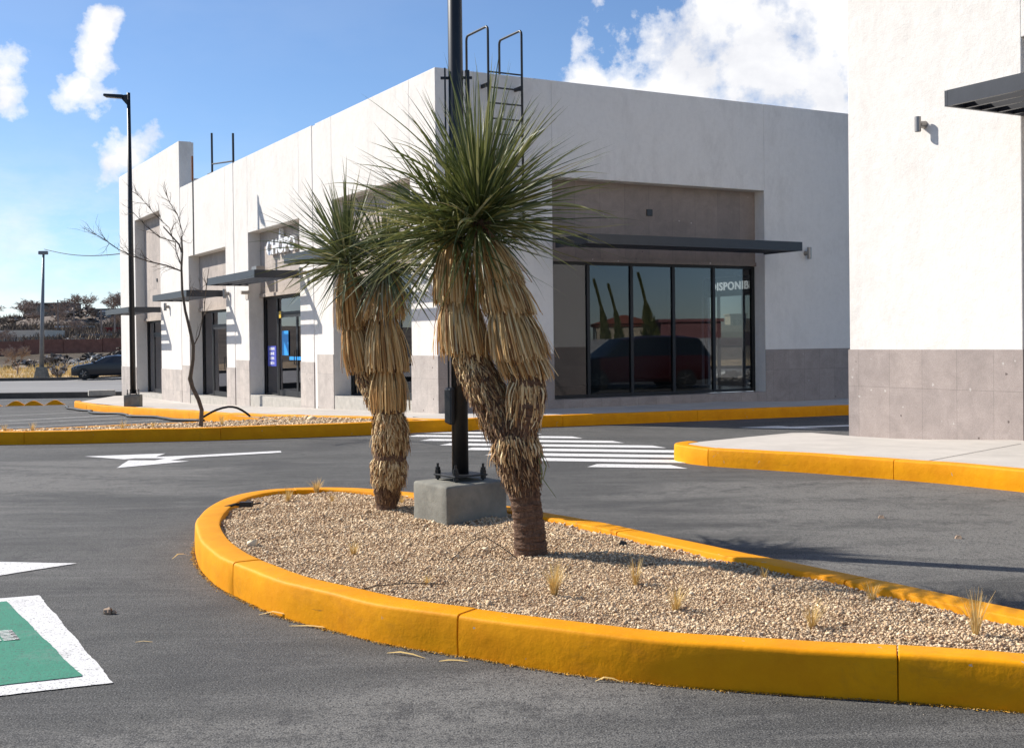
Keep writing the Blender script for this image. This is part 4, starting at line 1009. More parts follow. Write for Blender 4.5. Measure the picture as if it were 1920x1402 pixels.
# ------------------------------------------------------------------ bare sapling in the long planter
US = .00882
sp = tag(empty('bare_sapling', (-5.15, 19.80, .12)), 'leafless crooked sapling in the long gravel planter in front of the doors', 'tree')
def SP(pts, rad, d0=0, dd=0):
    n = len(pts); return MB().tube([Vector(((x-377)*US, d0+dd*i, (800-z)*US)) for i, (x, z) in enumerate(pts)], rad, 8)
b = SP([(375,806),(377,790),(379,765),(373,745),(362,722),(358,706),(359,700),(364,670),(365,645),(358,610),(351,580),(346,545),(345,500),(347,470),(346,440)], [.05,.038,.035,.035,.036,.040,.034,.029,.028,.026,.022,.020,.018,.016,.014])
trk = b.build('trunk', M['twig'], sp, smooth=True)
b = MB()
def twigs(b, p, d, L, r, depth):
    n = 4; pts = [p]
    for i in range(n):
        d = (d+Vector((random.gauss(0,.12), random.gauss(0,.12), random.gauss(.03,.10)))).normalized(); pts.append(pts[-1]+d*L/n)
    b.tube(pts, [r*(1-.75*i/n) for i in range(n+1)], 5, False)
    if depth:
        for i in range(1, n+1):
            for _ in range(2 if depth > 1 else 1):
                q_ = (d+Vector((random.gauss(0,.5), random.gauss(0,.5), random.gauss(.1,.4)))).normalized()
                twigs(b, pts[i], q_, L*random.uniform(.35,.6), r*.5, depth-1)
def limb(pts, r0, r1, dd, tw=1, L=.35):
    n = len(pts); L *= .8; r0 *= .75; P = [Vector(((x-377)*US, dd*i/(n-1), (800-z)*US)) for i, (x, z) in enumerate(pts)]
    b.tube(P, [r0+(r1-r0)*i/(n-1) for i in range(n)], 6)
    for i in range(1, n):
        d = (P[i]-P[i-1]).normalized()
        for _ in range(2*tw): twigs(b, P[i-1].lerp(P[i], random.random()), (d+Vector((random.gauss(0,.5), random.gauss(0,.5), random.gauss(.15,.4)))).normalized(), L*random.uniform(.5,1), .005, 1)
limb([(364,648),(375,625),(384,580),(386,545),(392,500)], .016, .005, .15, 1)
limb([(344,505),(320,495),(290,488),(262,478),(238,466),(212,446),(193,435)], .017, .004, -.4, 2, .45)
limb([(345,495),(334,470),(331,450),(300,440),(275,420),(255,400),(240,385)], .015, .004, .3, 1, .4)
limb([(346,470),(340,455),(322,435),(309,421)], .022, .010, .1, 0)
limb([(346,455),(345,430),(335,400),(318,375),(308,355)], .012, .004, .3, 2, .4)
limb([(331,450),(325,425),(300,400),(285,380),(268,360)], .010, .003, -.2, 2, .35)
limb([(358,560),(362,535),(378,545),(372,520)], .006, .003, .2, 1, .3)
b.build('branch', M['twig'], sp)

# ------------------------------------------------------------------ dry grass tufts
def tuft(x, y, z, h, n, label, spread=.35, grp='dry grass tufts in the gravel island'):
    b = MB()
    for i in range(n):
        an = random.uniform(0, 2*PI); k = random.random()**1.3*spread; L = h*random.uniform(.45, 1.05)
        d = Vector((math.cos(an)*k, math.sin(an)*k, 1)).normalized(); st = Vector((math.cos(an)*.012*random.random(), math.sin(an)*.012*random.random(), -.01))
        g = random.uniform(.05, .6 if random.random() < .15 else .3)*L
        pts = [st+d*(L*t)+Vector((math.cos(an)*g*t*t, math.sin(an)*g*t*t, -g*.55*t**2.5)) for t in (0,.35,.7,1)]
        w_ = .0015*random.uniform(.7,1.3)*(y/6)**.5
        ribbon(b, pts, [w_*1.2, w_, w_*.8, w_*.2], Vector((-math.sin(an), math.cos(an), .3)))
    o = b.build('grass_tuft', M['straw'], None); o.location = (x, y, z); tag(o, label, 'dry grass', grp); return o
TF = [(-1.92,10.2,.17,90,'dry grass tuft beside the black stub at the far left rim of the island'),
 (-1.76,10.72,.19,120,'bushy dry grass tuft against the far kerb of the island'),
 (-1.02,7.6,.15,60,'low dry grass tuft in the open gravel left of the near yucca'),
 (-.49,6.71,.08,50,'tiny flat dry grass tuft nearest the front kerb, left of the tall yucca'),
 (.21,6.33,.25,170,'tall thick dry grass tuft in front of the foot of the taller yucca'),
 (.67,6.62,.21,90,'greenish dry grass tuft right of the taller yucca'),
 (.80,5.95,.19,90,'dry grass tuft leaning left over a dark dead stub'),
 (1.38,5.56,.19,80,'pale dry grass tuft close to the front kerb on the right'),
 (1.80,6.03,.14,60,'wispy dry grass tuft beside the shaded rear kerb'),
 (2.06,5.35,.27,110,'tall dry grass tuft nearest the right edge of the picture'),
 (1.40,6.72,.11,30,'sparse dry grass tuft in the shadow by the rear kerb'),
 (-.93,9.95,.12,50,'dry grass tuft right behind the foot of the shorter yucca'),
 (-1.53,10.1,.11,50,'faint low dry grass tuft between the shorter yucca and the rear kerb')]
for x, y, h, n, l_ in TF: tuft(x, y, float(gh(x, y)), h*.88, int(n*.7), l_, .36)
PT = [(-8.05,18.98,.18,'dry grass tuft second from the left end of the long planter'),(-7.65,19.1,.2,'dry grass tuft in the long planter, tallest of those at its left end'),(-9.0,19.0,.16,'dry grass tuft at the left tip of the long planter'),(-6.3,19.35,.2,'dry grass tuft in the middle of the long planter'),(-5.85,19.5,.15,'short dry grass tuft left of the bare sapling'),(-4.9,20.2,.2,'dry grass tuft just behind the foot of the bare sapling'),(-4.3,19.6,.1,'small dry grass tuft right of the bare sapling'),(-3.9,21.0,.15,'dry grass tuft at the rear kerb of the long planter by the pavement')]
for x, y, h, l_ in PT: tuft(x, y, float(ground(x, y))+.165, h, 40, l_, .35, 'dry grass tufts in the long planter')
# small litter
dk = mat('black_plastic', (.012,.011,.010), .6)
o = MB().hexa([(-.03,-.02,0),(.02,-.03,0),(.03,.02,0),(-.02,.03,0),(-.02,-.01,.03),(.02,-.02,.025),(.02,.02,.022),(-.01,.02,.03)]).build('plastic_stub', dk); o.location = (.71, 7.80, .165); tag(o, 'small black plastic stub on the gravel right of the taller yucca', 'litter')
b = MB().tube([(-.12,-.02,.0),(-.04,.0,.02),(.03,.03,.01)], .012, 6); b.box(.0,.10,-.03,.04,0,.04); b.tube([(.02,.06,.0),(.15,.09,.02)], .008, 5); o = b.build('irrigation_stub', dk); o.location = (-2.22, 9.72, .185); tag(o, 'black plastic pipe stub on the left inner rim of the island kerb', 'pipe')
b = MB().tube([(-.42,-.12,.0),(-.28,-.02,.10),(-.20,.0,.13),(-.1,-.03,.07),(0,-.06,.0)], .0035, 6); b.tube([(-.12,-.03,.08),(-.25,-.10,.01)], .0025, 5); o = b.build('fallen_twig', M['twig']); o.location = (.02, 7.45, .16); tag(o, 'bent reddish twig leaning on the gravel at the foot of the taller yucca', 'twig')
b = MB().tube([(0,0,.01),(.12,.09,.02),(.3,.16,.02),(.5,.17,.01)], .003, 5); o = b.build('fallen_twig', M['twig']); o.location = (-.88, 6.42, .16); tag(o, 'thin curved twig lying on the gravel near the front kerb', 'twig')
for x, y, L, an, h in ((-1.42,6.63,.30,-.5,.03),(-1.2,6.36,.34,-.35,.012),(-.62,5.78,.22,-.5,.015),(-.36,5.62,.14,-.1,.008),(-2.4,8.4,.14,.9,.03),(.35,5.26,.12,-.2,.02)):
    b = MB(); d = Vector((math.cos(an), math.sin(an), 0)); ribbon(b, [Vector((0,0,.004)), d*L*.33+Vector((0,.01,h)), d*L*.66+Vector((0,.012,h*.8)), d*L+Vector((0,0,.004))], [.002,.006,.005,.001], Vector((-d.y,d.x,.3)))
    o = b.build('fallen_leaf', M['straw']); o.location = (x, y, 0); tag(o, 'dry strap-like leaf fallen on the asphalt along the foot of the front island kerb', 'fallen leaf', 'dry leaves along the island kerb')
b = MB(); trunk_mesh(b, [(Vector((-.035,0,.0)), .004), (Vector((-.02,0,.012)), .02), (Vector((.01,.0,.014)), .022), (Vector((.035,0,.006)), .006)], 8, 8, .3); o = b.build('stone', m_simple('tan_pebble', (.38,.26,.17), .8, .3, 60, .4, 100, .003)); o.location = (-2.27, 6.71, 0); tag(o, 'single tan stone lying on the asphalt between the green bay and the island', 'stone')
b = MB(); ribbon(b, [Vector((-.04,0,.004)), Vector((0,.004,.008)), Vector((.045,0,.004))], [.003,.004,.003], Vector((0,1,0))); o = b.build('wood_chip', M['straw']); o.location = (-1.88, 6.05, 0); tag(o, 'small straw-coloured splinter on the asphalt right of the green bay', 'splinter')
for x, y in ((1.2,11.2),(.1,9.8)):
    o = MB().hexa([(-.03,-.02,0),(.02,-.03,0),(.035,.02,0),(-.02,.02,0),(-.015,-.01,.02),(.015,-.01,.025),(.02,.01,.02),(-.01,.015,.02)]).build('stone', bpy.data.materials['tan_pebble']); o.location = (3.05 if x > 1 else 3.3, 9.95 if x > 1 else 8.9, 0); tag(o, 'pale stone on the asphalt behind the island, ' + ('farther of the two' if x > 1 else 'nearer of the two'), 'stone')
# black hose by the planter
b = MB(); hp = [(-5.95,22.9,.10),(-5.85,23.0,.17),(-5.70,23.1,.25),(-5.5,23.2,.30),(-5.35,23.3,.27),(-5.22,23.4,.18),(-5.15,23.5,.10)]
b.tube([Vector(p) for p in smooth_path([p for p in hp], .1)], .022, 8); tag(b.build('black_hose', M['rubber'], smooth=True), 'black hose arching from the planter kerb over the pavement', 'hose')
hp = [W(-3.35, 21.6), W(-3.5, 19.5), W(-3.35, 17), W(-3.7, 15), W(-3.3, 12.5), W(-3.6, 10.5), W(-3.3, 8.5), W(-3.5, 6.5), W(-3.2, 5)]
pp = smooth_path([(p[0], p[1], 0) for p in hp], .3); b = MB().tube([Vector((p[0]+.05*math.sin(i), p[1], float(ground(p[0], p[1]))+.04)) for i, p in enumerate(pp)], .035, 6)
tag(b.build('black_hose', M['rubber'], smooth=True), 'long black hose lying on the asphalt along the far pavement kerb', 'hose')

# yellow humped wheel stops at the far end of the car park
for k, (x, y) in enumerate([(-17.97-.3,42.06),(-17.55+.1,41.94+.2),(-16.86,42.2),(-16.2,42.45)]):
    b = MB(); n = 14; vs = []
    for i in range(n+1):
        t = -1+2*i/n; h = .17*(.5+.5*math.cos(t*PI))**.75
        for s in (-1, 1): vs += [(t*.36, s*.10, -.05), (t*.36, s*.08, h)]
    fs = []
    for i in range(n): q_ = i*4; fs += [(q_,q_+4,q_+5,q_+1),(q_+1,q_+5,q_+7,q_+3),(q_+3,q_+7,q_+6,q_+2)]
    b.add(vs, fs); o = b.build('wheel_stop', M['yellow'], smooth=True); o.location = (x, y, float(ground(x, y))); o.rotation_euler = (0,0,R(15))
    tag(o, 'yellow humped wheel stop beyond the car park, ' + ('leftmost of four','second from the left','third from the left','rightmost by the pavement')[k], 'wheel stop', 'yellow humped wheel stops')
o = MB().box(-.5,.5,-.2,.2,0,.22).build('loose_block', M['sill'], bevel=.02); p = W(-.9,28.6); o.location = (p[0], p[1], -.45); o.rotation_euler = (0,0,.4); tag(o, 'loose concrete block at the far corner of the pavement behind the slim lamp post', 'block')

# ------------------------------------------------------------------ cars
def car(name, label, loc, rz, st, wheels, wr, paint, kind='car', plate=False):
    """st rows: x, half width, bottom, shoulder z, roof z (or None), roof half width"""
    o = tag(empty(name, loc, rz), label, kind)
    body = MB(); glass = MB(); rows = []
    for (x, w_, zb, zs, zr_, wr_) in st:
        if zr_ is None: top = [(x, w_*.97, zs-.03), (x, w_*.86, zs+.01), (x, w_*.5, zs+.035), (x, 0, zs+.04)]
        else: top = [(x, w_*.96, zs), (x, wr_, zr_-.05), (x, wr_*.75, zr_-.005), (x, 0, zr_+.01)]
        half = [(x, 0, zb), (x, w_*.9, zb), (x, w_*.98, zb+.10), (x, w_, zb+(zs-zb)*.55)]+top
        rows.append(half + [(p[0], -p[1], p[2]) for p in half[::-1][1:-1]])
    m_ = len(rows[0]); vs = [v for r_ in rows for v in r_]
    body.v = vs; glass.v = vs[:]
    for i in range(len(rows)-1):
        for j in range(m_):
            f = (i*m_+j, (i+1)*m_+j, (i+1)*m_+(j+1)%m_, i*m_+(j+1)%m_)
            a, c = st[i][4], st[i+1][4]
            sideg = j in (4, m_-5) and (a is not None and c is not None)
            scr = (a is None) != (c is None) and j in (4,5,6,7,8,9) and 4 <= j <= m_-5
            (glass if (sideg or scr) else body).f.append(f)
    body.f += [tuple(range(m_)), tuple(range((len(rows)-1)*m_, len(rows)*m_))[::-1]]
    bo = body.build('body', paint, o, smooth=True); md = bo.modifiers.new('e', 'EDGE_SPLIT'); md.split_angle = R(35)
    glass.build('window', M['dark_glass'], o)
    hw = max(s_[1] for s_ in st)
    for wx in wheels:
        for s in (-1, 1):
            y0 = s*(hw-.02); t = MB().tube([(wx, y0-s*.2, wr), (wx, y0-s*.02, wr), (wx, y0+s*.015, wr)], [wr, wr, wr*.93], 24).build('wheel', M['rubber'], o)
            g = MB().tube([(wx, y0+s*.0, wr), (wx, y0+s*.022, wr)], [wr*.66, wr*.62], 20)
            g.build('rim', M['rimdark'], t); g = MB()
            for k in range(5):
                an = 2*PI*k/5; c_, s_ = math.cos(an), math.sin(an); g.tube([(wx+c_*.04, y0+s*.03, wr+s_*.04), (wx+c_*wr*.6, y0+s*.03, wr+s_*wr*.6)], .03, 5)
            g.build('rim_spoke', M['chrome'], t)
            a = MB(); a.tube([(wx, y0-s*.18, wr+.01), (wx, y0-s*.012, wr+.01)], wr*1.14, 24); a.build('wheel_arch', M['rubber'], o)
    return o
M['dark_glass'] = mat('tinted_car_glass', (.01,.012,.014), .06, 0, .8)
M['rimdark'] = mat('dark_wheel_rim', (.03,.03,.03), .4, .5)
navy = mat('dark_blue_car_paint', (.004,.006,.012), .3, .0, .5); navy.node_tree.nodes['Principled BSDF'].inputs['Coat Weight'].default_value = .25
cr = car('parked_car', 'dark blue sedan across the road, its tail hidden by the shop building', (-23.9, 73.5, float(ground(-24,73))+.02), R(180),
    [(2.32,.60,.30,.55,None,0),(2.25,.78,.22,.70,None,0),(2.0,.88,.20,.80,None,0),(1.5,.90,.20,.88,None,0),(1.05,.91,.20,.95,None,0),(.95,.91,.20,.96,None,0),(.25,.91,.20,.97,1.36,.66),(-.3,.91,.2,.97,1.43,.66),(-1.0,.91,.2,.98,1.40,.65),(-1.6,.90,.22,1.0,1.22,.62),(-1.95,.89,.24,1.02,None,0),(-2.25,.84,.28,.98,None,0),(-2.36,.70,.34,.85,None,0)],
    (1.45,-1.3), .34, navy)
cr.location = (-24.3, 73.0, float(ground(-24,73))+.02)
for s in (-1, 1):
    MB().hexa([(2.02,s*.60,.62),(2.27,s*.55,.60),(2.10,s*.84,.62),(1.9,s*.885,.66),(1.98,s*.60,.72),(2.2,s*.55,.67),(2.06,s*.83,.72),(1.85,s*.87,.76)]).build('headlight', M['chrome'], cr)
    MB().box(.72,.92,s*.92,s*1.06,.98,1.10).build('wing_mirror', navy, cr, bevel=.02)
MB().box(2.30,2.345,-.3,.3,.30,.42).build('number_plate', M['white_letter'], cr)
red = mat('dark_red_car_paint', (.055,.006,.008), .3, .2, .6)
sv = car('minivan', 'dark red minivan seen only as a reflection in the big shop window', (15.9, 19.0, float(ground(16,19))), R(222),
    [(2.45,.70,.35,.75,None,0),(2.3,.90,.25,.92,None,0),(1.6,.97,.25,1.05,None,0),(1.3,.98,.25,1.08,None,0),(.6,.98,.25,1.10,1.66,.76),(-.3,.98,.25,1.10,1.75,.78),(-1.5,.98,.25,1.10,1.75,.78),(-2.1,.97,.28,1.1,1.68,.76),(-2.45,.95,.32,1.08,None,0),(-2.5,.90,.4,.9,None,0)], (1.6,-1.5), .35, red, 'minivan')
MB().box(-2.53,-2.50,-.25,.25,.62,.78).build('number_plate', M['white_letter'], sv)

# ------------------------------------------------------------------ things mirrored in the shaded window
def house(name, label, loc, rz, w_, d_, h_, m, cat='house', roof=None, win=()):
    o = tag(empty(name, loc, rz), label, cat); MB().box(-w_/2, w_/2, -d_/2, d_/2, -1, h_).build('wall', m, o)
    r_ = MB().box(-w_/2-.15, w_/2+.15, -d_/2-.15, d_/2+.15, h_, h_+.18)
    if roof: r_.hexa([(-w_/2-.3,-d_/2-.3,h_+.18),(w_/2+.3,-d_/2-.3,h_+.18),(w_/2+.3,d_/2+.3,h_+.18),(-w_/2-.3,d_/2+.3,h_+.18),(-w_/4,-.1,h_+.8),(w_/4,-.1,h_+.8),(w_/4,.1,h_+.8),(-w_/4,.1,h_+.8)])
    r_.build('roof', roof or m, o)
    for (x, z0, z1, ww) in win:
        MB().box(x-ww/2, x+ww/2, -d_/2-.03, -d_/2+.02, z0, z1).build('window', M['dark_glass'], o)
    return o
pink = m_simple('pink_render', (.26,.12,.115), .9, .1, 1, 0); cream = m_simple('cream_render', (.52,.44,.30), .9, .1, 1, 0); grey = m_simple('grey_block_render', (.28,.265,.24), .9, .15, 1, 0)
tile = m_simple('red_roof_tile', (.30,.09,.05), .8, .2, 3, 0); rustroof = m_simple('brown_roof', (.08,.06,.05), .9, .2, 2, 0)
house('pink_house', 'low pink house seen only in the window reflection', (49.6, 6.4, 0), R(-30), 7, 3.6, 2.55, pink, win=((1.2,1.6,2.3,1.2),))
house('cream_house', 'cream house with red tiled roof seen only in the window reflection', (56, -1.0, 0), R(-30), 5, 4, 2.45, cream, roof=tile, win=((-2,1,2.1,1.2),))
for k, (x, y, h) in enumerate(((35.0,8.4,4.4),(39,7.2,4.35),(34.4,11.2,4.6))):
    o = tag(empty('cypress', (x, y, 0)), ('leftmost of three thin cypresses mirrored in the shop window','thin middle cypress of three mirrored in the shop window','broad cypress beside the pink house, mirrored in the shop window')[k], 'cypress', 'cypresses off to the right')
    MB().tube([(0,0,-.3),(-.10,-.10,h*.45),(-.28,-.28,h*.75)], [.10,.06,.02], 6).build('trunk', M['twig'], o)
    b = MB()
    for i in range(1500):
        t = random.random()**.8; rr = (.62 if k == 2 else .34)*math.sin(min(1, t*1.3+.12)*PI)**.6*(1-t*.75)*random.uniform(.3,1); an = random.uniform(0, 2*PI)
        p = Vector((math.cos(an)*rr-t*t*.5, math.sin(an)*rr-t*t*.5, .1+t*h)); d = Vector((math.cos(an)*.3, math.sin(an)*.3, 1)).normalized(); ribbon(b, [p, p+d*.22], [.05,.01], Vector((random.gauss(0,1), random.gauss(0,1), 0)))
    b.build('crown', M['leaf'], o)
o = MB(); p_, q_ = np.array((20.0,6.3)), np.array((29.0,22.3)); n_ = np.array((.15,-.08)); o.hexa([(*p_,-.3),(*q_,-.3),(*(q_+n_),-.3),(*(p_+n_),-.3),(*p_,1.55),(*q_,1.55),(*(q_+n_),1.55),(*(p_+n_),1.55)]); tag(o.build('boundary_wall', M['interior']), 'long pale boundary wall seen only in the window reflection', 'wall')

# ------------------------------------------------------------------ the hillside across the road
gl = lambda x, y: float(ground(x, y))
def bg(name, label, cat, px, py_top, py_bot, d, wpx, m, depth=5, win=0, roofm=None, slab=.15):
    """placed by its distance d and its measured size"""
    k = d/2250; x = (px-960)*k*1.0; hor = 640+.0115*(960-px); z1 = 1.5+(hor-py_top)*k; z0 = 1.5+(hor-py_bot)*k; w_ = wpx*k
    o = tag(empty(name, (x, d, z0)), label, cat); h = z1-z0
    MB().box(-w_/2, w_/2, 0, depth, -2.5, h).build('wall', m, o)
    MB().box(-w_/2-.2, w_/2+.2, -.25, depth+.2, h, h+slab).build('roof', roofm or m, o)
    for i in range(win):
        xx = -w_/2+w_*(i+.6)/(win+.2); MB().box(xx-.25, xx+.25, -.04, .02, h*.5, h*.8).build('window', M['dark_glass'], o)
    return o
tin = m_simple('pale_tin_roof', (.62,.60,.56), .6, .1, 1, 0); redw = m_simple('red_brick_wall', (.25,.11,.075), .9, .25, 2, .3, 6, .03); tan = m_simple('tan_block_wall', (.40,.33,.25), .9, .15, 1.5, 0)
bg('hilltop_house', 'tan house with two small windows on the skyline, left end of the hilltop row', 'house', 58, 571, 592, 226, 24, tan, 6, 2, rustroof)
bg('hilltop_house', 'long low grey building on the skyline behind bare trees', 'building', 102, 569, 594, 232, 62, grey, 6, 0, rustroof)
bg('hilltop_house', 'dark flat-roofed building on the skyline beside the shop building', 'building', 202, 580, 594, 220, 60, rustroof, 7, 0)
bg('hill_shed', 'shed with long pale tin roof half way up the hill', 'shed', 132, 614, 625, 175, 50, rustroof, 4, 0, tin, .25)
bg('hill_shed', 'small white roofed shelter at the right of the skyline below the dark building', 'shed', 184, 585, 591, 205, 22, grey, 4, 0, tin, .3)
bg('greenhouse', 'long pale plastic-covered shed at the left edge above the brick wall', 'shed', 38, 632, 650, 140, 88, m_simple('pale_sheeting', (.36,.34,.32), .8, .2, 1, 0), 6, 0, m_simple('cream_sheeting', (.66,.56,.44), .7, .1, 1, 0), .8)
bg('hill_shed', 'low grey slab roof to the right of the pale shed', 'shed', 178, 629, 634, 150, 60, grey, 6, 0, m_simple('grey_slab', (.25,.25,.26), .8, .1, 1, 0), .2)
bg('hill_shed', 'small dark red shed at the right, next to the edge of the shop building', 'shed', 214, 616, 627, 160, 26, m_simple('red_paint', (.20,.03,.03), .8, .1, 1, 0), 4, 0)
b = MB(); x = -62.0
while x < 40:
    y = 124+.02*x; z = gl(x, y); b.box(x, x+3.98, y, y+.25, z-1.2, z+1.35+.06*math.sin(x)); x += 4
tag(b.build('brick_wall', redw), 'long low red-brown brick wall across the wasteland', 'wall')
# rubble heaps
def heap(name, label, x, y, w_, h_, m, n=260, sz=(.15,.5), cat='rubble heap'):
    b = MB(); z = gl(x, y)-.15
    for i in range(n):
        u = random.uniform(-1,1); v = random.uniform(-1,1); hh = max(0, 1-u*u-v*v*.6)**.8*h_*(.7+.3*math.sin(u*6))
        s = random.uniform(*sz); c = Vector((u*w_/2, v*w_*.22, hh*random.uniform(.75,1.0)))
        q_ = [c+Vector((random.uniform(-s,s), random.uniform(-s,s), random.uniform(-s*.6,s*.6))) for _ in range(6)]
        b.add(q_, [(0,1,2),(0,2,3),(0,3,4),(0,4,1),(5,2,1),(5,3,2),(5,4,3),(5,1,4)])
    n2 = 18; vs = []
    for i in range(n2+1):
        for j in range(9):
            u = -1+2*i/n2; v = -1+2*j/8; vs.append((u*w_/2*1.15, v*w_*.28, max(0, 1-u*u-v*v*.8)**.8*h_*.6-.2))
    b.add(vs, [(i*9+j, (i+1)*9+j, (i+1)*9+j+1, i*9+j+1) for i in range(n2) for j in range(8)])
    o = b.build(name, m); o.location = (x, y, z); tag(o, label, cat); return o
rub = m_rand('pale_rubble', [(0,(.10,.08,.065)),(.4,(.24,.20,.165)),(.75,(.42,.38,.34)),(1,(.75,.73,.70))], .9); rub2 = m_rand('brown_rubble', [(0,(.06,.045,.035)),(.5,(.17,.13,.10)),(.85,(.27,.22,.18)),(1,(.5,.47,.43))], .9)
white_r = m_rand('white_rubble', [(0,(.10,.09,.08)),(.35,(.4,.38,.35)),(1,(.75,.74,.71))], .9)
heap('rubble_heap', 'low brown rubble heap behind the grey street lamp', -38.5, 100, 6.5, 1.1, rub2)
heap('rubble_heap', 'dark brown mound of earth right of the grey street lamp', -34.0, 103, 7, 1.5, m_rand('dark_rubble', [(0,(.04,.035,.03)),(.6,(.10,.085,.07)),(1,(.2,.17,.14))], .9))
heap('rubble_heap', 'heap of white broken concrete above the roof of the parked car', -35.6+.3+.9, 101.0, .1, .1, rub2, 4)
heap('rubble_heap', 'pile of white broken slabs behind the parked car', -35.0+.6, 98.0, 4.2, 1.05, white_r, 240, (.12,.34))
heap('rubble_heap', 'brown rubble heap right of the white slabs', -31.0, 100, 7, 1.5, rub2)
heap('rubble_heap', 'broad grey stony mound high on the hill', -72, 195, 22, 4.0, rub2, 500, (.3,.8))
heap('rubble_heap', 'line of pale rubble above the brick wall', -51, 137, 14, 1.2, rub, 420, (.15,.45))
heap('rubble_heap', 'small pale rubble heap above the brick wall near the shop building', -44, 136, 9, 1.5, rub, 300, (.15,.45))
# bare trees: one mesh of each kind, copied
def bare(h, n=5, seed=1):
    random.seed(seed); tb = MB(); cb_ = MB()
    tb.tube([(0,0,-.5),(random.gauss(0,.1),0,h*.2),(random.gauss(0,.15),0,h*.4)], [.14,.11,.08], 6)
    def br(p, d, L, r, k):
        q_ = p+d*L; cb_.tube([p, p.lerp(q_,.5)+Vector((random.gauss(0,.05),random.gauss(0,.05),0))*L, q_], [r, r*.8, r*.5], 3, False)
        if k:
            for _ in range(4 if k > 1 else 5):
                dd = (d+Vector((random.gauss(0,.55), random.gauss(0,.55), random.gauss(.12,.35)))).normalized(); br(p.lerp(q_, random.uniform(.45,1)), dd, L*random.uniform(.5,.8), max(r*.6,.018), k-1)
    for i in range(n):
        an = 2*PI*i/n+random.random(); br(Vector((0,0,h*random.uniform(.18,.4))), Vector((math.cos(an)*.6, math.sin(an)*.6, 1)).normalized(), h*.28, .06, 4)
    return tb, cb_
protos = []
for sd in (3, 11, 23):
    tb, cb_ = bare(5.0, 5, sd); protos.append((tb, cb_))
random.seed(99)
places = [(-90,224,5.5),(-84,228,5),(-99,222,6),(-79,221,6.3),(-81.5,215,5),(-75,226,6.5),(-72,222,6.2),(-70,229,6.8),(-67,224,5.6),(-86,212,5),(-93,214,5.4),(-65,219,5.8),(-61,222,6.6),(-58,226,5.4),(-104,226,5),(-77,206,4.6),(-62,205,4.4),(-69,198,4),(-88,200,4.6),(-55,130,3.2),(-59,128,3),(-33.6,81.5,2.6),(-66,176,4),(-56,172,4),(-50,168,4),(-58,160,3.5),(-45,150,3.2),(-72,182,4.2)]
made = {}
words_ = ['by the left picture edge','behind the tan hilltop house','on the skyline left of the grey lamp','beside the long grey building','just under the ridge']
for i, (x, y, h) in enumerate(places):
    k = i % 3
    if k not in made:
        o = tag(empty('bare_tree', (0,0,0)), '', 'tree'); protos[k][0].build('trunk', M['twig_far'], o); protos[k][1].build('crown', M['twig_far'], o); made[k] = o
    else: o = copy_tree(made[k])
    o.location = (x, y, gl(x, y)-.1); s = h/5; o.scale = (s*random.uniform(.95,1.3), s, s*random.uniform(.85,1.05)); o.rotation_euler = (0, 0, random.uniform(0, 6))
    if y < 90: o['label'] = 'small leafless tree on the dry verge left of the grey street lamp'; 
    elif y < 140: o['label'] = 'leafless tree in front of the pale sheeted shed, ' + ('right one' if x > -57 else 'left one')
    elif y < 190: o['label'] = 'brown leafless tree half way up the hill, among the sheds'
    elif y < 215: o['label'] = 'brown leafless tree just below the ridge of the hill'
    else: o['label'] = 'brown leafless tree standing on the skyline of the hill'
    o['group'] = 'bare trees half way up the hill' if 140 < y < 190 else 'bare trees below the ridge' if 190 <= y < 215 else 'bare trees on the skyline' if y >= 215 else 'bare trees near the brick wall'
# scrub that covers the slope, and dry weeds on the verge
b = MB()
for i in range(15000):
    y = 128+random.random()**.8*100; x = -.43*y+random.random()*.40*y+random.uniform(-4,4); z = gl(x, y)-.1; h = random.uniform(.5, 1.9)
    for _ in range(6):
        d = Vector((random.gauss(0,.55), random.gauss(0,.3), 1)).normalized(); p = Vector((x+random.uniform(-.6,.6), y, z)); ribbon(b, [p, p+d*h*random.uniform(.5,1)], [.13,.02], Vector((1, random.gauss(0,.5), 0)))
o = b.build('hillside_scrub', m_rand('scrub', [(0,(.08,.06,.045)),(.5,(.16,.12,.088)),(.85,(.25,.185,.13)),(1,(.36,.25,.14))], .95)); o['kind'] = 'stuff'
b = MB()
for i in range(6500):
    y = random.uniform(76, 96); x = random.uniform(-46, -20)*y/80; z = gl(x, y)+.05; h = random.uniform(.08, .38)*(1 if y < 88 else 1.5)
    d = Vector((random.gauss(0,.35), random.gauss(0,.3), 1)).normalized(); p = Vector((x, y, z)); ribbon(b, [p, p+d*h], [.035,.004], Vector((1, random.gauss(0,.5), 0)))
o = b.build('verge_weeds', M['straw']); o['kind'] = 'stuff'
b = MB()
for i in range(90):
    an = random.uniform(0, 2*PI); d = Vector((math.cos(an)*.7, math.sin(an)*.4, random.uniform(.5,1.2))); p = Vector((0,0,0)); q_ = d*random.uniform(.5,1.3); b.tube([p, q_], [.02,.006], 3, False)
    if random.random() < .35: b.box(q_.x-.06, q_.x+.06, q_.y-.04, q_.y+.04, q_.z-.08, q_.z+.08)
o = b.build('shrub', m_rand('pale_shrub', [(0,(.10,.08,.06)),(.6,(.25,.2,.16)),(1,(.7,.68,.65))], .9)); o.location = (-29.3, 77.5, gl(-29,77)+.05); tag(o, 'leafless shrub with pale scraps caught in it, between the grey lamp and the parked car', 'shrub')
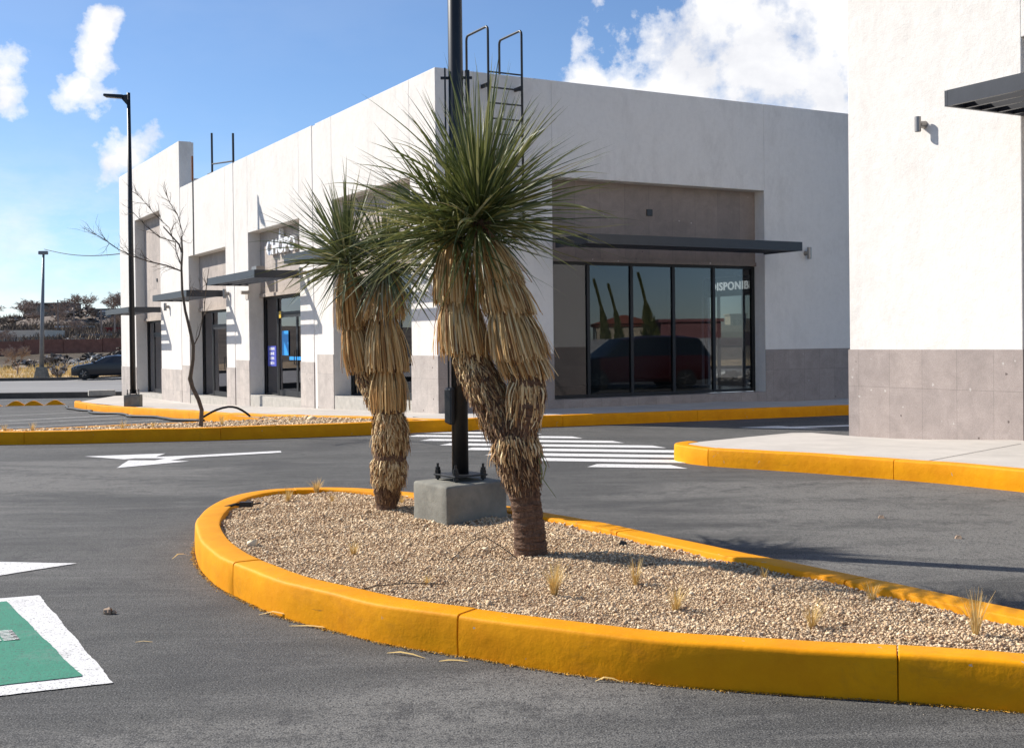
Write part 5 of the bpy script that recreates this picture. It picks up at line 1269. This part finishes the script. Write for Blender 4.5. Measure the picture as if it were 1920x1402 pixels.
for (px_, d_, ht) in ((107+3, 170, 6.5), (140, 172, 5.5), (184+7, 150, 5.5), (216, 155, 5.5)):
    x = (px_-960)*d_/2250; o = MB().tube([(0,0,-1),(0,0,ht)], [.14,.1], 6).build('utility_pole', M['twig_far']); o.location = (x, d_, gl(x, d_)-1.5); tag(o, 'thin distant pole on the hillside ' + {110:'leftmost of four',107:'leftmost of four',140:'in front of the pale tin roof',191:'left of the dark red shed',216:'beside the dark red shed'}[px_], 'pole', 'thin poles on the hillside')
# distant scene beyond the end door: rubble lot
heap('rubble_heap', 'pale rubble lot seen through the shop door at the far end', 14.5, 47, 16, 1.0, rub, 600, (.2,.5))
bg('distant_block', 'distant pale block seen through the shop doors', 'building', 1385, 590, 640, 190, 30, cream, 5, 2)

# ------------------------------------------------------------------ light, sky, camera
SAZ, SEL = (-.924, .383), R(36.5)
sun = bpy.data.lights.new('sun', 'SUN'); sun.energy = 5.0; sun.angle = R(.53); sun.color = (1, .95, .88)
so = bpy.data.objects.new('sun', sun); COL.objects.link(so)
sd_ = Vector((SAZ[0]*math.cos(SEL), SAZ[1]*math.cos(SEL), math.sin(SEL))); so.rotation_euler = sd_.to_track_quat('Z', 'Y').to_euler()

wd = bpy.data.worlds.new('World'); sc.world = wd; wd.use_nodes = True; nt = wd.node_tree
class WN(NT):
    def __init__(s, tree): s.t = tree; s.p = None
t = WN(nt); bgn = nt.nodes['Background']; outw = nt.nodes['World Output']
sky = t.n('ShaderNodeTexSky', sky_type='NISHITA'); sky.sun_disc = False; sky.sun_elevation = SEL
sky.sun_rotation = math.atan2(SAZ[0], SAZ[1]); sky.altitude = 1400; sky.air_density = 1.0; sky.dust_density = .5; sky.ozone_density = 1.6
bgn.inputs[1].default_value = .084
tc = t.n('ShaderNodeTexCoord'); vec = tc.outputs['Generated']
nz = t.n('ShaderNodeTexNoise'); t.l(vec, nz.inputs['Vector']); nz.inputs['Scale'].default_value = 9; nz.inputs['Detail'].default_value = 10; nz.inputs['Roughness'].default_value = .58; nz.inputs['Distortion'].default_value = .3
nz2 = t.n('ShaderNodeTexNoise'); t.l(vec, nz2.inputs['Vector']); nz2.inputs['Scale'].default_value = 26; nz2.inputs['Detail'].default_value = 8; nz2.inputs['Roughness'].default_value = .6
def blob(c, r, amp=1.0):
    r, amp = (r*1.25, .9) if r > .0125 else (.016, .35+.035*r*1000)
    cb_ = t.n('ShaderNodeVectorMath', operation='DISTANCE'); t.l(vec, cb_.inputs[0]); l = math.sqrt(sum(q*q for q in c)); cb_.inputs[1].default_value = tuple(q/l for q in c)
    return t.math('MULTIPLY', t.math('SUBTRACT', 1.0, t.math('DIVIDE', cb_.outputs['Value'], r)), amp)
blobs = [((-.306,.918,.250), .013), ((-.310,.918,.238), .013), ((-.313,.92,.226), .012), ((-.321,.920,.212), .007), ((-.331,.924,.199), .013), ((-.322,.926,.192), .009),
         ((-.383,.904,.207), .018), ((-.380,.907,.192), .010), ((-.278,.947,.162), .004), ((-.286,.943,.156), .003), ((-.300,.94,.149), .003), ((-.314,.94,.144), .003),
         ((.155,.962,.220), .062), ((.200,.950,.225), .095), ((.245,.945,.20), .08), ((.13,.965,.195), .045), ((.17,.95,.262), .05), ((.26,.93,.27), .09), ((.30,.93,.15), .1),
         ((.070,.974,.208), .012), ((.052,.975,.202), .006), ((.090,.972,.203), .010)]
m = None
for c, r in blobs:
    f = blob(c, r); m = f if m is None else t.math('MAXIMUM', m, f)
nn = t.math('ADD', t.math('MULTIPLY', t.math('SUBTRACT', nz.outputs['Fac'], .5), 3.0), t.math('MULTIPLY', t.math('SUBTRACT', nz2.outputs['Fac'], .5), 2.6))
den = t.math('ADD', t.math('MAXIMUM', m, -1.2), nn)
al1 = t.ramp(den, [(.10, 0), (.34, .55), (.70, 1)])
# thin wisps low on the left and right
sep = t.n('ShaderNodeSeparateXYZ'); t.l(vec, sep.inputs[0])
mpw = t.n('ShaderNodeMapping'); t.l(vec, mpw.inputs[0]); mpw.inputs['Scale'].default_value = (1, 1, 2.4)
nw = t.n('ShaderNodeTexNoise'); t.l(mpw.outputs[0], nw.inputs['Vector']); nw.inputs['Scale'].default_value = 7; nw.inputs['Detail'].default_value = 8; nw.inputs['Roughness'].default_value = .6
low = t.ramp(sep.outputs[2], [(0, 1), (.09, .85), (.15, .10), (.2, .03), (.6, .2), (1, .3)])
lft = t.ramp(t.math('ADD', t.math('MULTIPLY', sep.outputs[0], .5), .5), [(.42, 1), (.52, .12), (1, .05)])
al2 = t.math('MULTIPLY', t.math('MULTIPLY', t.ramp(nw.outputs['Fac'], [(.40, 0), (.66, .85)]), low), lft)
# clouds elsewhere in the sky, away from the framed blue
al = t.math('MAXIMUM', al1, al2)
shade = t.ramp(t.math('ADD', nz.outputs['Fac'], t.math('ADD', t.math('MULTIPLY', m, -.06), t.math('MULTIPLY', sep.outputs[2], .25))), [(.30, (6.0,6.2,6.8)), (.46, (7.4,7.5,7.9)), (.60, (9.0,9.0,9.1))])
skyc = t.mix(1.0, sky.outputs[0], (.90,1.04,1.22), 'MULTIPLY')
t.l(t.mix(al, skyc, shade), bgn.inputs[0])

cam = bpy.data.cameras.new('camera'); co = bpy.data.objects.new('camera', cam); COL.objects.link(co); sc.camera = co
cam.sensor_fit = 'HORIZONTAL'; cam.sensor_width = 36; cam.lens = 36*2250/1920; cam.clip_start = .05; cam.clip_end = 4000
cam.shift_y = -33.5/1920
pt, rl = R(.7), .0115
fw = Vector((0, math.cos(pt), -math.sin(pt))); up0 = Vector((0, math.sin(pt), math.cos(pt))); r0 = Vector((1,0,0))
rr = r0*math.cos(rl)-up0*math.sin(rl); uu = r0*math.sin(rl)+up0*math.cos(rl)
co.matrix_world = Matrix(((rr.x, uu.x, -fw.x, 0), (rr.y, uu.y, -fw.y, 0), (rr.z, uu.z, -fw.z, 1.5), (0,0,0,1)))
sc.view_settings.view_transform = 'Standard'; sc.view_settings.look = 'None'; sc.view_settings.exposure = .5; sc.view_settings.gamma = 1
sc.cycles.max_bounces = 8; sc.cycles.transparent_max_bounces = 16; sc.cycles.diffuse_bounces = 4; sc.cycles.glossy_bounces = 4
sc.cycles.use_denoising = True
